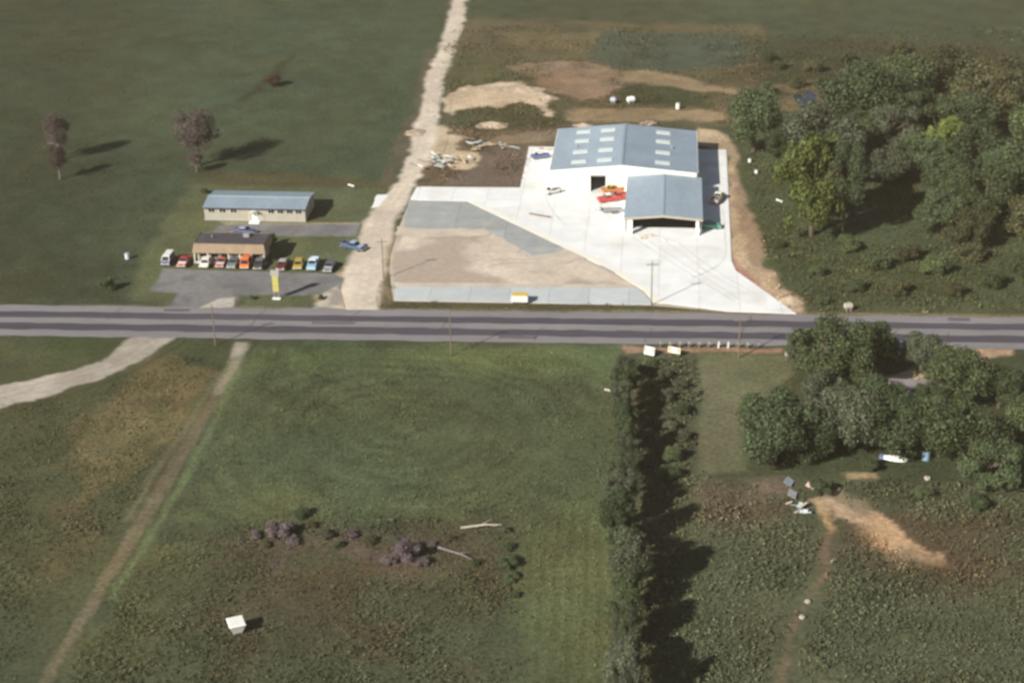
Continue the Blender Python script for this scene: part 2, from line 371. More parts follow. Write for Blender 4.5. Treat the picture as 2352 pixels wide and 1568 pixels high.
# (colour, outline on the map, edge softness, ragged edge, opacity, patchiness)
K = 0.86
REG = [
    # far side
    (S(77, 87, 65, K), [(-200, -60), (100, -60), (1040, -40), (985, 180), (930, 300), (900, 420), (430, 425), (300, 690), (100, 700)], 6, 3, 1, 0.0),
    (S(66, 71, 52, K), [(-300, -60), (380, -60), (280, 300), (230, 700), (-300, 720)], 40, 8, 0.85, 0.0),
    (S(98, 86, 58, K), [(430, 395), (800, 405), (880, 430), (430, 430)], 4, 3, 0.75, 0.4),
    (S(104, 96, 72, K), [(1050, 40), (1760, 60), (1760, 290), (1270, 300), (1000, 330), (1000, 200)], 6, 4, 1, 0.3),
    (S(92, 92, 64, K), [(1000, 120), (1200, 110), (1300, 200), (1280, 300), (1050, 310), (1010, 200)], 5, 4, 0.9, 0.5),
    (S(116, 106, 78, K), [(1120, 70), (1370, 75), (1360, 130), (1180, 110)], 4, 3, 0.9, 0.2),
    (S(86, 92, 76, K), [(1375, 70), (1705, 80), (1712, 150), (1500, 165), (1350, 140)], 4, 3, 1, 0.2),
    (S(72, 78, 52, K), [(1440, 185), (1640, 205), (1620, 250), (1420, 235)], 3, 3, 0.9, 0.3),
    (S(156, 130, 106, K), [(1160, 150), (1330, 140), (1420, 158), (1425, 212), (1330, 236), (1270, 205)], 3.5, 4, 0.95, 0.35),
    (S(162, 140, 110, K), [(1430, 160), (1500, 163), (1680, 205), (1680, 222), (1560, 200), (1425, 190)], 3, 3, 0.9, 0.2),
    (S(160, 139, 109, K), [(1290, 255), (1400, 248), (1660, 255), (1665, 275), (1500, 282), (1290, 275)], 2.5, 3, 0.9, 0.35),
    (S(118, 100, 80, K), [(960, 300), (1290, 285), (1290, 335), (1215, 340), (1195, 432), (955, 432)], 4, 4, 0.95, 0.4),
    (S(88, 84, 60, K), [(1040, 255), (1150, 240), (1260, 268), (1280, 296), (1080, 305)], 3, 3, 0.85, 0.3),
    (S(116, 102, 92, K), [(1090, 350), (1215, 340), (1195, 428), (1040, 425), (1060, 395)], 3, 3, 0.85, 0.3),
    (S(214, 192, 164, K), [(1010, 226), (1060, 205), (1150, 192), (1190, 190), (1262, 215), (1275, 235), (1250, 232), (1262, 268), (1240, 262), (1200, 240), (1130, 240), (1080, 245), (1040, 260), (1010, 256)], 1.4, 4.0, 1, 0.3),
    (S(212, 190, 160, K), [(960, 300), (1010, 290), (1060, 335), (1088, 365), (1080, 390), (1050, 385), (1010, 360), (960, 345)], 1.6, 4.0, 0.95, 0.3),
    (S(150, 128, 104, K), [(1090, 318), (1290, 300), (1290, 318), (1110, 335)], 2, 2.5, 0.8, 0.4),
    (S(104, 92, 76, K), [(975, 110), (1000, 120), (985, 260), (900, 420), (870, 440), (905, 330), (950, 250)], 2, 2, 0.8, 0.2),
    (S(62, 58, 42, K), [(668, 120), (684, 112), (640, 180), (556, 236), (552, 230), (618, 178)], 2.5, 2, 0.7, 0.3),
    (S(92, 86, 64, K), [(1010, 60), (1040, -80), (1062, -80), (1040, 60)], 3, 2, 0.6, 0.3),
    # land right of the yard
    (S(84, 90, 63, K), [(1700, 300), (2500, 250), (2500, 735), (1840, 722), (1760, 640), (1735, 520), (1690, 400)], 5, 3, 1, 0.0),
    (S(78, 76, 54, K), [(1720, 90), (2500, 110), (2500, 260), (1720, 260)], 10, 8, 1, 0.5),
    (S(84, 86, 58, K), [(1900, 570), (2300, 540), (2300, 690), (2000, 690)], 10, 8, 0.6, 0.6),
    (S(134, 118, 88, K), [(1800, 196), (1870, 192), (1905, 215), (1900, 262), (1850, 268), (1806, 250)], 3.5, 5, 0.7, 0.5),
    (S(200, 174, 144, K), [(1600, 292), (1650, 300), (1688, 330), (1700, 420), (1738, 530), (1756, 610), (1790, 655), (1838, 690), (1850, 724), (1815, 724), (1690, 630), (1676, 560), (1666, 345), (1600, 332)], 1.8, 1.8, 1, 0.25),
    (S(150, 128, 105, K), [(1684, 400), (1706, 430), (1745, 560), (1760, 625), (1722, 600), (1700, 500)], 1.5, 2, 0.8, 0.3),
    (S(190, 140, 120, K), [(1684, 590), (1702, 612), (1760, 665), (1740, 664), (1690, 630)], 1, 1, 0.9, 0.1),
    # left property lawns
    (S(97, 103, 74, K), [(432, 424), (880, 432), (850, 520), (800, 610), (770, 640), (740, 700), (540, 706), (420, 706), (290, 690), (320, 600)], 2.5, 1.5, 1, 0.0),
    (S(190, 168, 138, K), [(735, 640), (800, 610), (850, 520), (900, 470), (905, 700), (735, 706)], 2, 2, 0.95, 0.2),
    (S(176, 164, 142, K), [(500, 508), (830, 512), (820, 524), (520, 519)], 0.8, 0.8, 0.9, 0.3),
    (S(110, 92, 66, K), [(866, 610), (896, 600), (908, 690), (1660, 706), (1660, 714), (880, 708), (862, 700)], 1.2, 1.2, 1, 0.5),
    (S(84, 84, 56, K), [(872, 660), (905, 694), (1500, 704), (1665, 710), (1640, 716), (1100, 714), (872, 710)], 0.9, 0.9, 0.85, 0.3),
    (S(160, 142, 118, K), [(140, 698), (2400, 722), (2400, 734), (140, 709)], 0.8, 0.5, 0.55, 0.4),
    # near side of the highway
    (S(92, 100, 70, K), [(570, 792), (1440, 798), (1445, 1150), (1450, 1600), (1190, 1600), (1180, 1190), (800, 1180), (420, 1200)], 6, 4, 1, 0.0),
    (S(106, 116, 74, K), [(580, 800), (1430, 806), (1420, 860), (1250, 850), (900, 840), (570, 840)], 6, 3, 0.7, 0.4),
    (S(96, 101, 68, K), [(1180, 1190), (1420, 1120), (1440, 1600), (1200, 1600)], 4, 3, 0.8, 0.3),
    (S(82, 85, 61, K), [(380, 1260), (620, 1190), (900, 1180), (1185, 1200), (1195, 1600), (120, 1620), (150, 1500)], 16, 10, 0.95, 0.0),
    (S(92, 76, 58, K), [(560, 1215), (900, 1200), (1150, 1230), (1160, 1500), (700, 1560), (420, 1420)], 20, 12, 0.55, 0.75),
    (S(100, 88, 80, K), [(560, 1205), (760, 1190), (1000, 1225), (1130, 1240), (1110, 1310), (880, 1310), (600, 1270)], 8, 8, 0.7, 0.7),
    (S(94, 94, 62, K), [(140, 1560), (300, 1250), (420, 1210), (560, 1230), (420, 1400), (300, 1600)], 8, 5, 0.6, 0.4),
    (S(82, 84, 58, K), [(-200, 790), (100, 790), (560, 790), (100, 1520)], 5, 3, 1, 0.0),
    (S(126, 112, 78, K), [(370, 810), (500, 850), (470, 900), (330, 1080), (160, 1180), (150, 1010), (280, 900)], 5, 5, 0.85, 0.5),
    (S(98, 88, 64, K), [(130, 1150), (260, 1120), (220, 1260), (130, 1330)], 5, 5, 0.8, 0.5),
    (S(74, 82, 52, K), [(130, 770), (300, 780), (250, 815), (130, 830)], 3, 2, 1, 0.0),
    (S(78, 84, 56, K), [(330, 800), (400, 783), (545, 785), (510, 840), (480, 840), (380, 815)], 3, 2, 0.95, 0.0),
    (S(64, 62, 42, K), [(500, 900), (430, 960), (320, 1130), (350, 1130), (470, 950)], 3, 2, 0.85, 0.3),
    (S(112, 104, 74, K), [(150, 1000), (160, 990), (290, 905), (370, 860), (362, 852), (270, 895), (150, 975)], 2, 2, 0.6, 0.0),
    (S(116, 107, 84, K), [(548, 788), (562, 788), (540, 850), (424, 1062), (166, 1482), (92, 1600), (66, 1600), (143, 1472), (404, 1034), (522, 850)], 0.7, 0.4, 0.95, 0.25),
    (S(158, 150, 126, K), [(538, 790), (570, 790), (545, 850), (515, 905), (490, 905), (515, 850)], 1.2, 0.8, 0.75, 0.3),
    (S(126, 120, 92, K), [(520, 850), (400, 1030), (290, 1200), (278, 1195), (390, 1020), (508, 850)], 0.9, 0.8, 0.7, 0.3),
    (S(112, 124, 86, K), [(545, 850), (430, 1070), (250, 1370), (262, 1375), (445, 1075), (560, 850)], 1.0, 0.8, 0.75, 0.2),
    (S(168, 132, 108, K), [(1430, 796), (1800, 800), (1800, 811), (1440, 810)], 0.9, 0.8, 0.9, 0.25),
    (S(112, 113, 84, K), [(1600, 812), (1850, 815), (1800, 880), (1725, 960), (1712, 1080), (1602, 1086)], 0.9, 0.5, 1, 0.0),
    (S(126, 114, 88, K), [(1606, 850), (1690, 840), (1700, 960), (1690, 1085), (1604, 1080)], 6, 3, 0.5, 0.4),
    (S(92, 92, 68, K), [(1440, 820), (1596, 820), (1600, 1090), (1600, 1600), (1440, 1600)], 3, 2, 1, 0.0),
    (S(90, 92, 68, K), [(1590, 1085), (2500, 1100), (2500, 1650), (1500, 1650), (1560, 1300)], 4, 4, 1, 0.0),
    (S(108, 92, 74, K), [(1600, 1090), (1800, 1080), (1820, 1180), (1700, 1220), (1600, 1180)], 5, 4, 0.7, 0.5),
    (S(92, 78, 60, K), [(1950, 1180), (2320, 1200), (2320, 1330), (2100, 1350), (1920, 1260)], 8, 6, 0.85, 0.4),
    (S(76, 80, 56, K), [(1850, 814), (2500, 810), (2500, 1120), (1725, 1100), (1725, 960)], 4, 3, 0.85, 0.2),
    (S(212, 180, 150, 0.95), [(1880, 1138), (1935, 1140), (2000, 1178), (2090, 1228), (2165, 1292), (2100, 1290), (2000, 1235), (1925, 1182)], 2.0, 4.5, 1, 0.7),
    (S(190, 156, 118, K), [(2000, 1180), (2120, 1250), (2170, 1300), (2060, 1290), (1960, 1240)], 3, 4, 0.8, 0.7),
    (S(190, 156, 114, K), [(1880, 1145), (1900, 1160), (1918, 1215), (1905, 1228), (1892, 1190)], 0.8, 1, 0.9, 0.2),
    (S(146, 112, 92, K), [(1900, 1225), (1915, 1225), (1905, 1290), (1850, 1400), (1800, 1560), (1780, 1560), (1840, 1380), (1890, 1280)], 1.4, 1.5, 0.55, 0.6),
    (S(186, 158, 122, K), [(1940, 1085), (2010, 1085), (2015, 1100), (1950, 1102)], 1, 1.2, 0.9, 0.3),
    (S(140, 118, 106, K), [(1720, 1090), (1810, 1085), (1830, 1130), (1760, 1130)], 2.5, 3, 0.7, 0.6),
    (S(214, 190, 156, K), [(2025, 866), (2100, 850), (2150, 862), (2110, 884), (2050, 890)], 1.2, 1.5, 1, 0.15),
    (S(198, 166, 138, K), [(2160, 792), (2330, 786), (2330, 812), (2230, 828), (2190, 815)], 1.2, 1.2, 0.95, 0.2),
]
REGP = [poly(r[1]) for r in REG]
CROP_P = poly([(560, 796), (1430, 800), (1440, 1190), (1180, 1205), (380, 1240)])
ROW_P = poly([(1180, 1185), (1430, 1150), (1440, 1660), (1195, 1660)])
def land_colour(X, Y):
    shp = X.shape
    X = X.ravel(); Y = Y.ravel()
    wx = (fbm(X, Y, 0.16) - 0.5); wy = (fbm(X + 91, Y - 37, 0.16) - 0.5)
    C = np.empty((X.size, 3)); C[:] = S(78, 83, 61, K)
    pn = fbm(X + 13, Y + 7, 0.11, 5)
    for i, (c, pts, soft, rag, op, patch) in enumerate(REG):
        P = REGP[i]
        lo = P.min(0) - soft - rag * 2; hi = P.max(0) + soft + rag * 2
        idx = np.nonzero((X > lo[0]) & (X < hi[0]) & (Y > lo[1]) & (Y < hi[1]))[0]
        if idx.size == 0: continue
        d = sdf(X[idx] + wx[idx] * rag * 2.2, Y[idx] + wy[idx] * rag * 2.2, P)
        a = np.clip(0.5 - d / soft, 0, 1); a = a * a * (3 - 2 * a) * op
        if patch:
            a = a * (1 - patch + patch * np.clip((pn[idx] - 0.38) / 0.16, 0, 1))
        C[idx] = C[idx] * (1 - a[:, None]) + np.array(c) * a[:, None]
    # mowing swirls in the crop field and drill rows beside the tree belt
    c = G(930, 985)
    r = np.sqrt((X - c.x) ** 2 + (Y - c.y) ** 2)
    ins = np.clip(-sdf(X, Y, CROP_P) / 6, 0, 1)
    g = np.clip(fbm(X + 8, Y - 60, .07, 3) * 3.2 - 1.15, 0, 1)
    C *= (1 + .12 * ins * g * np.sin(r * 1.9 + 22 * fbm(X, Y, .035, 3)) + .45 * ins * (fbm(X * .6 + Y * .5, Y * .25, .5, 3) - .5))[:, None]
    ins = np.clip(-sdf(X, Y, ROW_P) / 3, 0, 1)
    C *= (1 + .15 * ins * np.sin(X * 3.2 + 2 * fbm(X, Y, .05)))[:, None]
    # natural mottling: broad and fine
    big = fbm(X, Y, 0.025, 3); mid = fbm(X - 50, Y + 20, 0.22, 4)
    f = 1 + (big - 0.5) * 0.35 + (mid - 0.5) * 0.55
    warm = (fbm(X + 300, Y, 0.06, 4) - 0.5) * 0.26
    C = C * f[:, None]
    C[:, 0] *= 1 + warm; C[:, 2] *= 1 - 0.6 * warm
    return np.clip(C, 0.01, 0.8).reshape(shp + (3,))

# ------------------------------------------------------------------ the ground: one sheet to the horizon
def axis(lo, hi, step, far):
    a = list(np.arange(lo, hi, step)); s = step; x = hi
    b = []
    while x < far: b.append(x); s *= 1.35; x += s
    s = step; x = lo; c = []
    while True:
        s *= 1.35; x -= s
        if x < -far: break
        c.append(x)
    return np.array(c[::-1] + a + b)
gx = axis(-175, 150, 0.6, 12000); gy = axis(158, 560, 0.6, 12000)
GX, GY = np.meshgrid(gx, gy)
near = (GX > -190) & (GX < 165) & (GY > 150) & (GY < 580)
SUNK = np.zeros(GX.shape)
def flat_mask(X, Y):
    return X
GZ = -0.02 - 0.10 * fbm(GX, GY, 0.35, 3)
GC = land_colour(GX, GY)
nx, ny = len(gx), len(gy)
me = bpy.data.meshes.new("ground")
vco = np.stack([GX.ravel(), GY.ravel(), GZ.ravel()], 1)
ii = np.arange((ny - 1) * (nx - 1)); r_ = ii // (nx - 1); c_ = ii % (nx - 1)
q = np.stack([r_ * nx + c_, r_ * nx + c_ + 1, (r_ + 1) * nx + c_ + 1, (r_ + 1) * nx + c_], 1)
def fast_mesh(me, V, Q, cols=None, smooth=False):
    k = Q.shape[1]
    me.vertices.add(len(V)); me.vertices.foreach_set('co', V.astype(np.float32).ravel())
    me.loops.add(Q.size); me.loops.foreach_set('vertex_index', Q.astype(np.int32).ravel())
    me.polygons.add(len(Q)); me.polygons.foreach_set('loop_start', np.arange(0, Q.size, k, dtype=np.int32))
    if smooth: me.polygons.foreach_set('use_smooth', np.ones(len(Q), bool))
    me.update(calc_edges=True)
    if cols is not None:
        at = me.attributes.new('Col', 'FLOAT_COLOR', 'POINT')
        at.data.foreach_set('color', np.concatenate([cols, np.ones((len(cols), 1))], 1).astype(np.float32).ravel())
fast_mesh(me, vco, q, GC.reshape(-1, 3), True)
tag(mesh_obj("ground", me, None, M['ground']), kind='structure')

# ------------------------------------------------------------------ sheets laid on the ground
def smooth_poly(pts, closed=True, n=6):
    P = [Vector((p[0], p[1])) for p in pts]; out = []
    N = len(P)
    rngi = range(N if closed else N - 1)
    for i in rngi:
        g = lambda k: P[k % N] if closed else P[max(0, min(N - 1, k))]
        p0, p1, p2, p3 = g(i - 1), g(i), g(i + 1), g(i + 2)
        for k in range(n):
            t = k / n
            out.append(0.5 * ((2 * p1) + (p2 - p0) * t + (2 * p0 - 5 * p1 + 4 * p2 - p3) * t * t + (3 * p1 - p0 - 3 * p2 + p3) * t ** 3))
    if not closed: out.append(P[-1])
    return out
def ragged(P, amp, step=0.8):
    out = []
    N = len(P)
    for i in range(N):
        a, b = P[i], P[(i + 1) % N]
        L = (b - a).length; k = max(1, int(L / step))
        for j in range(k):
            p = a.lerp(b, j / k)
            dx = (float(fbm(np.array([p.x]), np.array([p.y]), 0.5)[0]) - 0.5) * 2 * amp
            dy = (float(fbm(np.array([p.x + 77]), np.array([p.y + 31]), 0.5)[0]) - 0.5) * 2 * amp
            out.append(Vector((p.x + dx, p.y + dy)))
    return out
def sheet_w(name, P, z, mt, thick=0.0, parent=None, kind='structure'):
    tri = tessellate_polygon([[Vector((p[0], p[1], 0)) for p in P]])
    n = len(P)
    V = [(p[0], p[1], z) for p in P]; F = [tuple(t) for t in tri]
    if thick:
        V += [(p[0], p[1], z - thick) for p in P]
        F += [(i, (i + 1) % n, n + (i + 1) % n, n + i) for i in range(n)]
    me = bpy.data.meshes.new(name); me.from_pydata(V, [], F)
    bm = bmesh.new(); bm.from_mesh(me)
    bmesh.ops.recalc_face_normals(bm, faces=bm.faces)
    up = sum(f.normal.z * f.calc_area() for f in bm.faces)
    if up < 0: bmesh.ops.reverse_faces(bm, faces=bm.faces)
    bm.to_mesh(me); bm.free()
    o = mesh_obj(name, me, parent, mt)
    if kind and parent is None: tag(o, kind=kind)
    return o
def sheet(name, pts, z, mt, rag=0.0, smooth=0, thick=0.0):
    P = [Vector(G(*p)[:2]) for p in pts]
    if smooth: P = smooth_poly(P, True, smooth)
    if rag: P = ragged(P, rag)
    return sheet_w(name, P, z, mt, thick)

# highway: worn shoulders, two darker lanes, faded centre line
RY0, RY1 = 273.6, 287.1
sl = math.tan(R(-0.12))
def road_strip(name, y0, y1, z, mt, amp=0.0, x0=-900, x1=900, thick=0):
    P = []
    xs = list(np.arange(-160, 140, 1.5))
    xs = [x0, -500, -250] + xs + [250, 500, x1]
    for x in xs:
        P.append(Vector((x, y0 + sl * x + amp * (float(vnoise(x * .35, y0)) - .5))))
    for x in reversed(xs):
        P.append(Vector((x, y1 + sl * x + amp * (float(vnoise(x * .35, y1)) - .5))))
    return sheet_w(name, P, z, mt, thick)
highway = road_strip("highway", RY0, RY1, 0.030, M['asphalt_shoulder'], 0.7)
for y0, y1 in ((276.3, 279.2), (281.6, 284.3)):
    o = road_strip("traffic_lane", y0, y1, 0.036, M['asphalt_lane'], 0.55)
    del o['kind']; o.parent = highway
for x in np.arange(-178, 170, 12.0):
    o = sheet_w("centre_line", [Vector((x, 280.35 + sl * x)), Vector((x + 4.5, 280.35 + sl * x)), Vector((x + 4.5, 280.5 + sl * x)), Vector((x, 280.5 + sl * x))], 0.041, M['yellow_line'], parent=highway)

def stripe(name, pts, w, z, mt, parent):
    c = smooth_poly([Vector(p) for p in pts], False, 8)
    Lp, Rp = [], []
    for i, p in enumerate(c):
        t = (c[min(i + 1, len(c) - 1)] - c[max(i - 1, 0)]).normalized(); nn = Vector((-t.y, t.x))
        ww = w * (.6 + .6 * random.random())
        Lp.append(p + nn * ww / 2); Rp.append(p - nn * ww / 2)
    n = len(c)
    mb = MB().add([(p.x, p.y, z) for p in Lp] + [(p.x, p.y, z) for p in Rp], [(i, i + 1, n + i + 1, n + i) for i in range(n - 1)])
    return mb.build(name, mt, parent)
M['crack'] = mat('sealed_crack', (0.05, 0.046, 0.048), 0.8, 0.1)
M['patch'] = mat('asphalt_patch', (0.13, 0.12, 0.125), 0.9, 0.15, 0.6, 3)
for x in (-92, -71, -48, -33, -12, 4, 21, 39, 58, 77):
    x += random.uniform(-4, 4); y0, y1 = random.choice([(274.3, 280.2), (280.4, 286.6), (274.2, 286.5), (276, 283)])
    stripe('crack_seal', [(x + random.uniform(-.5, .5) + .25 * (y - y0), y + sl * x) for y in np.linspace(y0, y1, 5)], .13, .044, M['crack'], highway)
for x, y, w, h in ((-84, 285.2, 5, 1.3), (-20, 275.2, 7, 1.1), (33, 280.0, 6, 1.2), (62, 285.0, 4, 1.6), (-55, 280.4, 8, 1.0)):
    sheet_w('road_patch', ragged([Vector((x, y)), Vector((x + w, y + .05)), Vector((x + w, y + h)), Vector((x, y + h))], .12, .5), .0425, M['patch'], parent=highway)

# worn surfaces whose edges run out into the grass: colour fades into the land along a ragged line
def worn_sheet(name, pts, z, col, soft=1.2, rag=1.2, step=0.35, margin=1.6, var=0.3, streak=None, stain=None, smooth=0):
    P = [Vector(G(*p)[:2]) for p in pts]
    if smooth: P = smooth_poly(P, True, smooth)
    P = np.array([(p.x, p.y) for p in P])
    lo = P.min(0) - margin; hi = P.max(0) + margin
    xs = np.arange(lo[0], hi[0], step); ys = np.arange(lo[1], hi[1], step)
    X, Y = np.meshgrid(xs, ys)
    d0 = sdf(X, Y, P)
    d = d0 + (fbm(X, Y, 0.28, 5) - 0.5) * 2.4 * rag
    a = np.clip(0.5 - d / soft, 0, 1); a = a * a * (3 - 2 * a)
    L = land_colour(X, Y)
    n1 = fbm(X + 5, Y + 9, 0.13, 4); n2 = fbm(X - 31, Y + 3, 0.9, 3)
    f = 1 + (n1 - 0.5) * var * 1.6 + (n2 - 0.5) * var
    Cc = np.array(col)[None, None, :] * f[..., None]
    if stain is not None:
        t = np.clip((fbm(X + 201, Y - 77, stain[1], 4) - stain[2]) / 0.12, 0, 1)[..., None] * stain[3]
        Cc = Cc * (1 - t) + np.array(stain[0]) * t
    if streak is not None:
        dd = pathd(X, Y, streak[0])
        t = (np.exp(-((dd - 0.9) / 0.45) ** 2) * np.clip(fbm(X, Y, .1) * 2 - .4, 0, 1))[..., None] * streak[2]
        Cc = Cc * (1 - t) + np.array(streak[1]) * t
    C = L * (1 - a[..., None]) + Cc * a[..., None]
    keep = d0 < margin
    ny_, nx_ = X.shape
    idx = np.arange(ny_ * nx_).reshape(ny_, nx_)
    qk = keep[:-1, :-1] & keep[1:, :-1] & keep[:-1, 1:] & keep[1:, 1:]
    Q = np.stack([idx[:-1, :-1][qk], idx[:-1, 1:][qk], idx[1:, 1:][qk], idx[1:, :-1][qk]], 1)
    used = np.unique(Q); remap = np.zeros(ny_ * nx_, int); remap[used] = np.arange(len(used))
    Zz = np.full(X.size, z) - np.clip((d0.ravel() + 0.2) / margin, 0, 1) * 0.02
    V = np.stack([X.ravel(), Y.ravel(), Zz], 1)[used]
    me = bpy.data.meshes.new(name)
    fast_mesh(me, V, remap[Q], np.clip(C.reshape(-1, 3)[used], .01, .85), True)
    return tag(mesh_obj(name, me, None, M['worn']), kind='structure')

DIRT, DIRT2 = (0.62, 0.535, 0.43), (0.50, 0.42, 0.335)
worn_sheet("dirt_road", [(1030, 40), (1052, -70), (1082, -70), (1066, 40), (1050, 110), (1024, 170), (1013, 215), (1012, 260), (1006, 320), (984, 375), (952, 425), (930, 470), (905, 520), (888, 580), (884, 640), (872, 700), (868, 715),
                    (762, 712), (778, 680), (788, 640), (800, 600), (822, 560), (838, 510), (862, 470), (896, 440), (925, 400), (940, 350), (952, 300), (972, 230), (985, 160), (1008, 110)],
           0.012, DIRT, 1.8, 1.15, 0.4, 2.6, 0.35, ([(1046, 60), (1000, 190), (985, 280), (945, 400), (880, 490), (845, 600), (825, 710)], (0.50, 0.42, 0.33), 0.4), (DIRT2, 0.07, 0.52, 0.5))
worn_sheet("gravel_drive", [(402, 776), (372, 800), (330, 822), (280, 852), (200, 880), (100, 912), (-60, 950), (-80, 905), (140, 858), (210, 838), (262, 805), (300, 776)], 0.012, (0.40, 0.355, 0.295), 1.2, 1.2, 0.3, 2.0, 0.35,
           ([(350, 785), (280, 830), (150, 870), (-60, 925)], (0.27, 0.22, 0.17), 0.5), ((0.29, 0.25, 0.20), 0.12, 0.5, 0.6), 3)
worn_sheet("path_end", [(540, 787), (568, 787), (556, 812), (530, 820)], 0.010, (0.36, 0.32, 0.26), 1.0, 0.8, 0.3)
LOT = (0.20, 0.193, 0.19)
worn_sheet("parking_lot", [(375, 617), (770, 630), (790, 640), (776, 680), (742, 678), (540, 678), (552, 680), (530, 706), (392, 706), (408, 674), (344, 668)], 0.018, LOT, 0.7, 0.6, 0.3, 1.2, 0.28, None, ((0.135, 0.13, 0.135), 0.16, 0.5, 0.6))
worn_sheet("lot_entrance_gravel", [(500, 686), (542, 681), (536, 708), (452, 708)], 0.025, (0.42, 0.39, 0.34), 1.4, 1.2, 0.3, 0.3)
worn_sheet("lot_edge_gravel", [(738, 676), (776, 655), (790, 709), (722, 708), (736, 690)], 0.022, (0.48, 0.42, 0.34), 1.6, 1.6, 0.3, 1.2, 0.4, None, ((0.24, 0.22, 0.2), 0.2, 0.5, 0.7))
worn_sheet("rear_drive", [(502, 517), (828, 516), (816, 543), (600, 543), (510, 541), (488, 532)], 0.018, LOT, 0.8, 0.7, 0.3, 1.2, 0.28, None, ((0.135, 0.13, 0.135), 0.16, 0.5, 0.5))
sheet("white_apron", [(866, 447), (892, 447), (868, 476), (852, 478)], 0.020, M['concrete'], 0.3)

# ---- contractor's yard: slabs cast one by one
def clip_poly(P, a, b, keep):
    out = []
    for i in range(len(P)):
        p, q = P[i], P[(i + 1) % len(P)]
        fp, fq = (p[a] - b) * keep, (q[a] - b) * keep
        if fp >= 0: out.append(p)
        if fp * fq < 0:
            t = fp / (fp - fq)
            out.append(tuple(p[k] + (q[k] - p[k]) * t for k in range(2)))
    return out
ANG = R(-1.6)
ca, sa = math.cos(ANG), math.sin(ANG)
def slabs(root, pts, cell, z, mt, off=(0, 0), gap=0.05):
    P = [G(*p) for p in pts]
    L = [(p.x * ca + p.y * sa, -p.x * sa + p.y * ca) for p in P]
    xs = [p[0] for p in L]; ys = [p[1] for p in L]
    x = math.floor((min(xs) - off[0]) / cell[0]) * cell[0] + off[0]
    n = 0
    while x < max(xs):
        y = math.floor((min(ys) - off[1]) / cell[1]) * cell[1] + off[1]
        while y < max(ys):
            Q = clip_poly(L, 0, x + gap / 2, 1)
            for a, b, k in ((0, x + cell[0] - gap / 2, -1), (1, y + gap / 2, 1), (1, y + cell[1] - gap / 2, -1)):
                if len(Q) > 2: Q = clip_poly(Q, a, b, k)
            if len(Q) > 2:
                ar = abs(sum(Q[i][0] * Q[(i + 1) % len(Q)][1] - Q[(i + 1) % len(Q)][0] * Q[i][1] for i in range(len(Q)))) / 2
                if ar > 0.6:
                    dz = random.uniform(-0.004, 0.004)
                    sheet_w("slab", [Vector((px * ca - py * sa, px * sa + py * ca)) for px, py in Q], z + dz, mt, 0.12, root)
                    n += 1
            y += cell[1]
        x += cell[0]
    return n
yard = tag(sheet("concrete_yard", [(948, 428), (1194, 430), (1214, 336), (1670, 343), (1682, 600), (1692, 622), (1832, 722), (1672, 717), (1500, 702), (903, 692), (892, 600)], 0.004, M['bare_dirt'], 0.1), kind='structure')
slabs(yard, [(957, 430), (1195, 432), (1216, 338), (1668, 345), (1680, 600), (1690, 622), (1829, 721), (1672, 715), (1530, 697), (1500, 672), (1420, 618), (1310, 566), (1092, 463), (941, 460)], (7.6, 7.6), 0.09, M['concrete'], (1.1, 2.0))
slabs(yard, [(940, 461), (1076, 465), (1310, 577), (1240, 597), (1112, 530), (926, 527)], (11.0, 9.0), 0.085, M['concrete_grey'], (2, 3))
slabs(yard, [(906, 656), (1462, 660), (1500, 696), (1500, 700), (906, 690)], (7.6, 12.0), 0.085, M['concrete_new'], (3, 1.0))
o = sheet("kerb_strip", [(1076, 464), (1092, 463), (1310, 566), (1420, 618), (1506, 675), (1530, 697), (1503, 696), (1480, 668), (1405, 622), (1300, 572)], 0.105, M['concrete_strip'], 0.06, 0, 0.1)
del o['kind']; o.parent = yard
o = sheet("dark_patch", [(1380, 608), (1408, 621), (1420, 630), (1396, 622), (1376, 612)], 0.10, M['concrete_grey'], 0.1)
del o['kind']; o.parent = yard

worn = worn_sheet("bare_soil", [(926, 531), (1110, 533), (1238, 600), (1314, 580), (1418, 632), (1478, 664), (1455, 657), (907, 653), (897, 600)], 0.03, (0.58, 0.495, 0.40), 0.4, 0.2, 0.4, 0.0, 0.3, ([(915, 610), (1000, 640), (1150, 600), (1300, 600)], (0.38, 0.31, 0.25), 0.6), ((0.39, 0.32, 0.255), 0.06, 0.48, 0.85))
M['soil_spill'] = mat('soil_spill', (0.56, 0.48, 0.388), 0.95, 0.12, 0.3, 2, 0.3)
for pts, rg in (([(915, 520), (1000, 527), (1110, 525), (1130, 541), (1000, 546), (912, 542)], 1.3), ([(1222, 590), (1312, 571), (1350, 594), (1262, 612)], 1.4), ([(906, 649), (1200, 652), (1440, 654), (1462, 662), (1200, 660), (906, 658)], 0.7), ([(1130, 535), (1160, 552), (1200, 574), (1190, 582), (1150, 562), (1118, 540)], 1.0)):
    o = sheet('soil_spill', pts, 0.097, M['soil_spill'], rg)
    del o['kind']; o.parent = yard
M['tyre_mark'] = mat('tyre_mark', (0.67, 0.655, 0.61), 0.9, 0.12, 0.3, 3)
for pts in ([(1760, 690), (1640, 620), (1560, 560), (1520, 545)], [(1745, 692), (1625, 626), (1545, 566), (1505, 550)], [(1700, 690), (1500, 560), (1420, 500), (1375, 440)], [(1688, 694), (1484, 566), (1404, 504), (1362, 442)], [(1590, 640), (1660, 600), (1665, 540), (1660, 480)], [(1300, 520), (1260, 470), (1240, 400)]):
    stripe('tyre_mark', [G(*p_)[:2] for p_ in pts], .3, .104, M['tyre_mark'], yard)
# pond beyond the yard
sheet("pond", [(1822, 216), (1848, 208), (1872, 216), (1870, 244), (1850, 250), (1830, 236)], 0.03, M['water'], 0.8, 3)

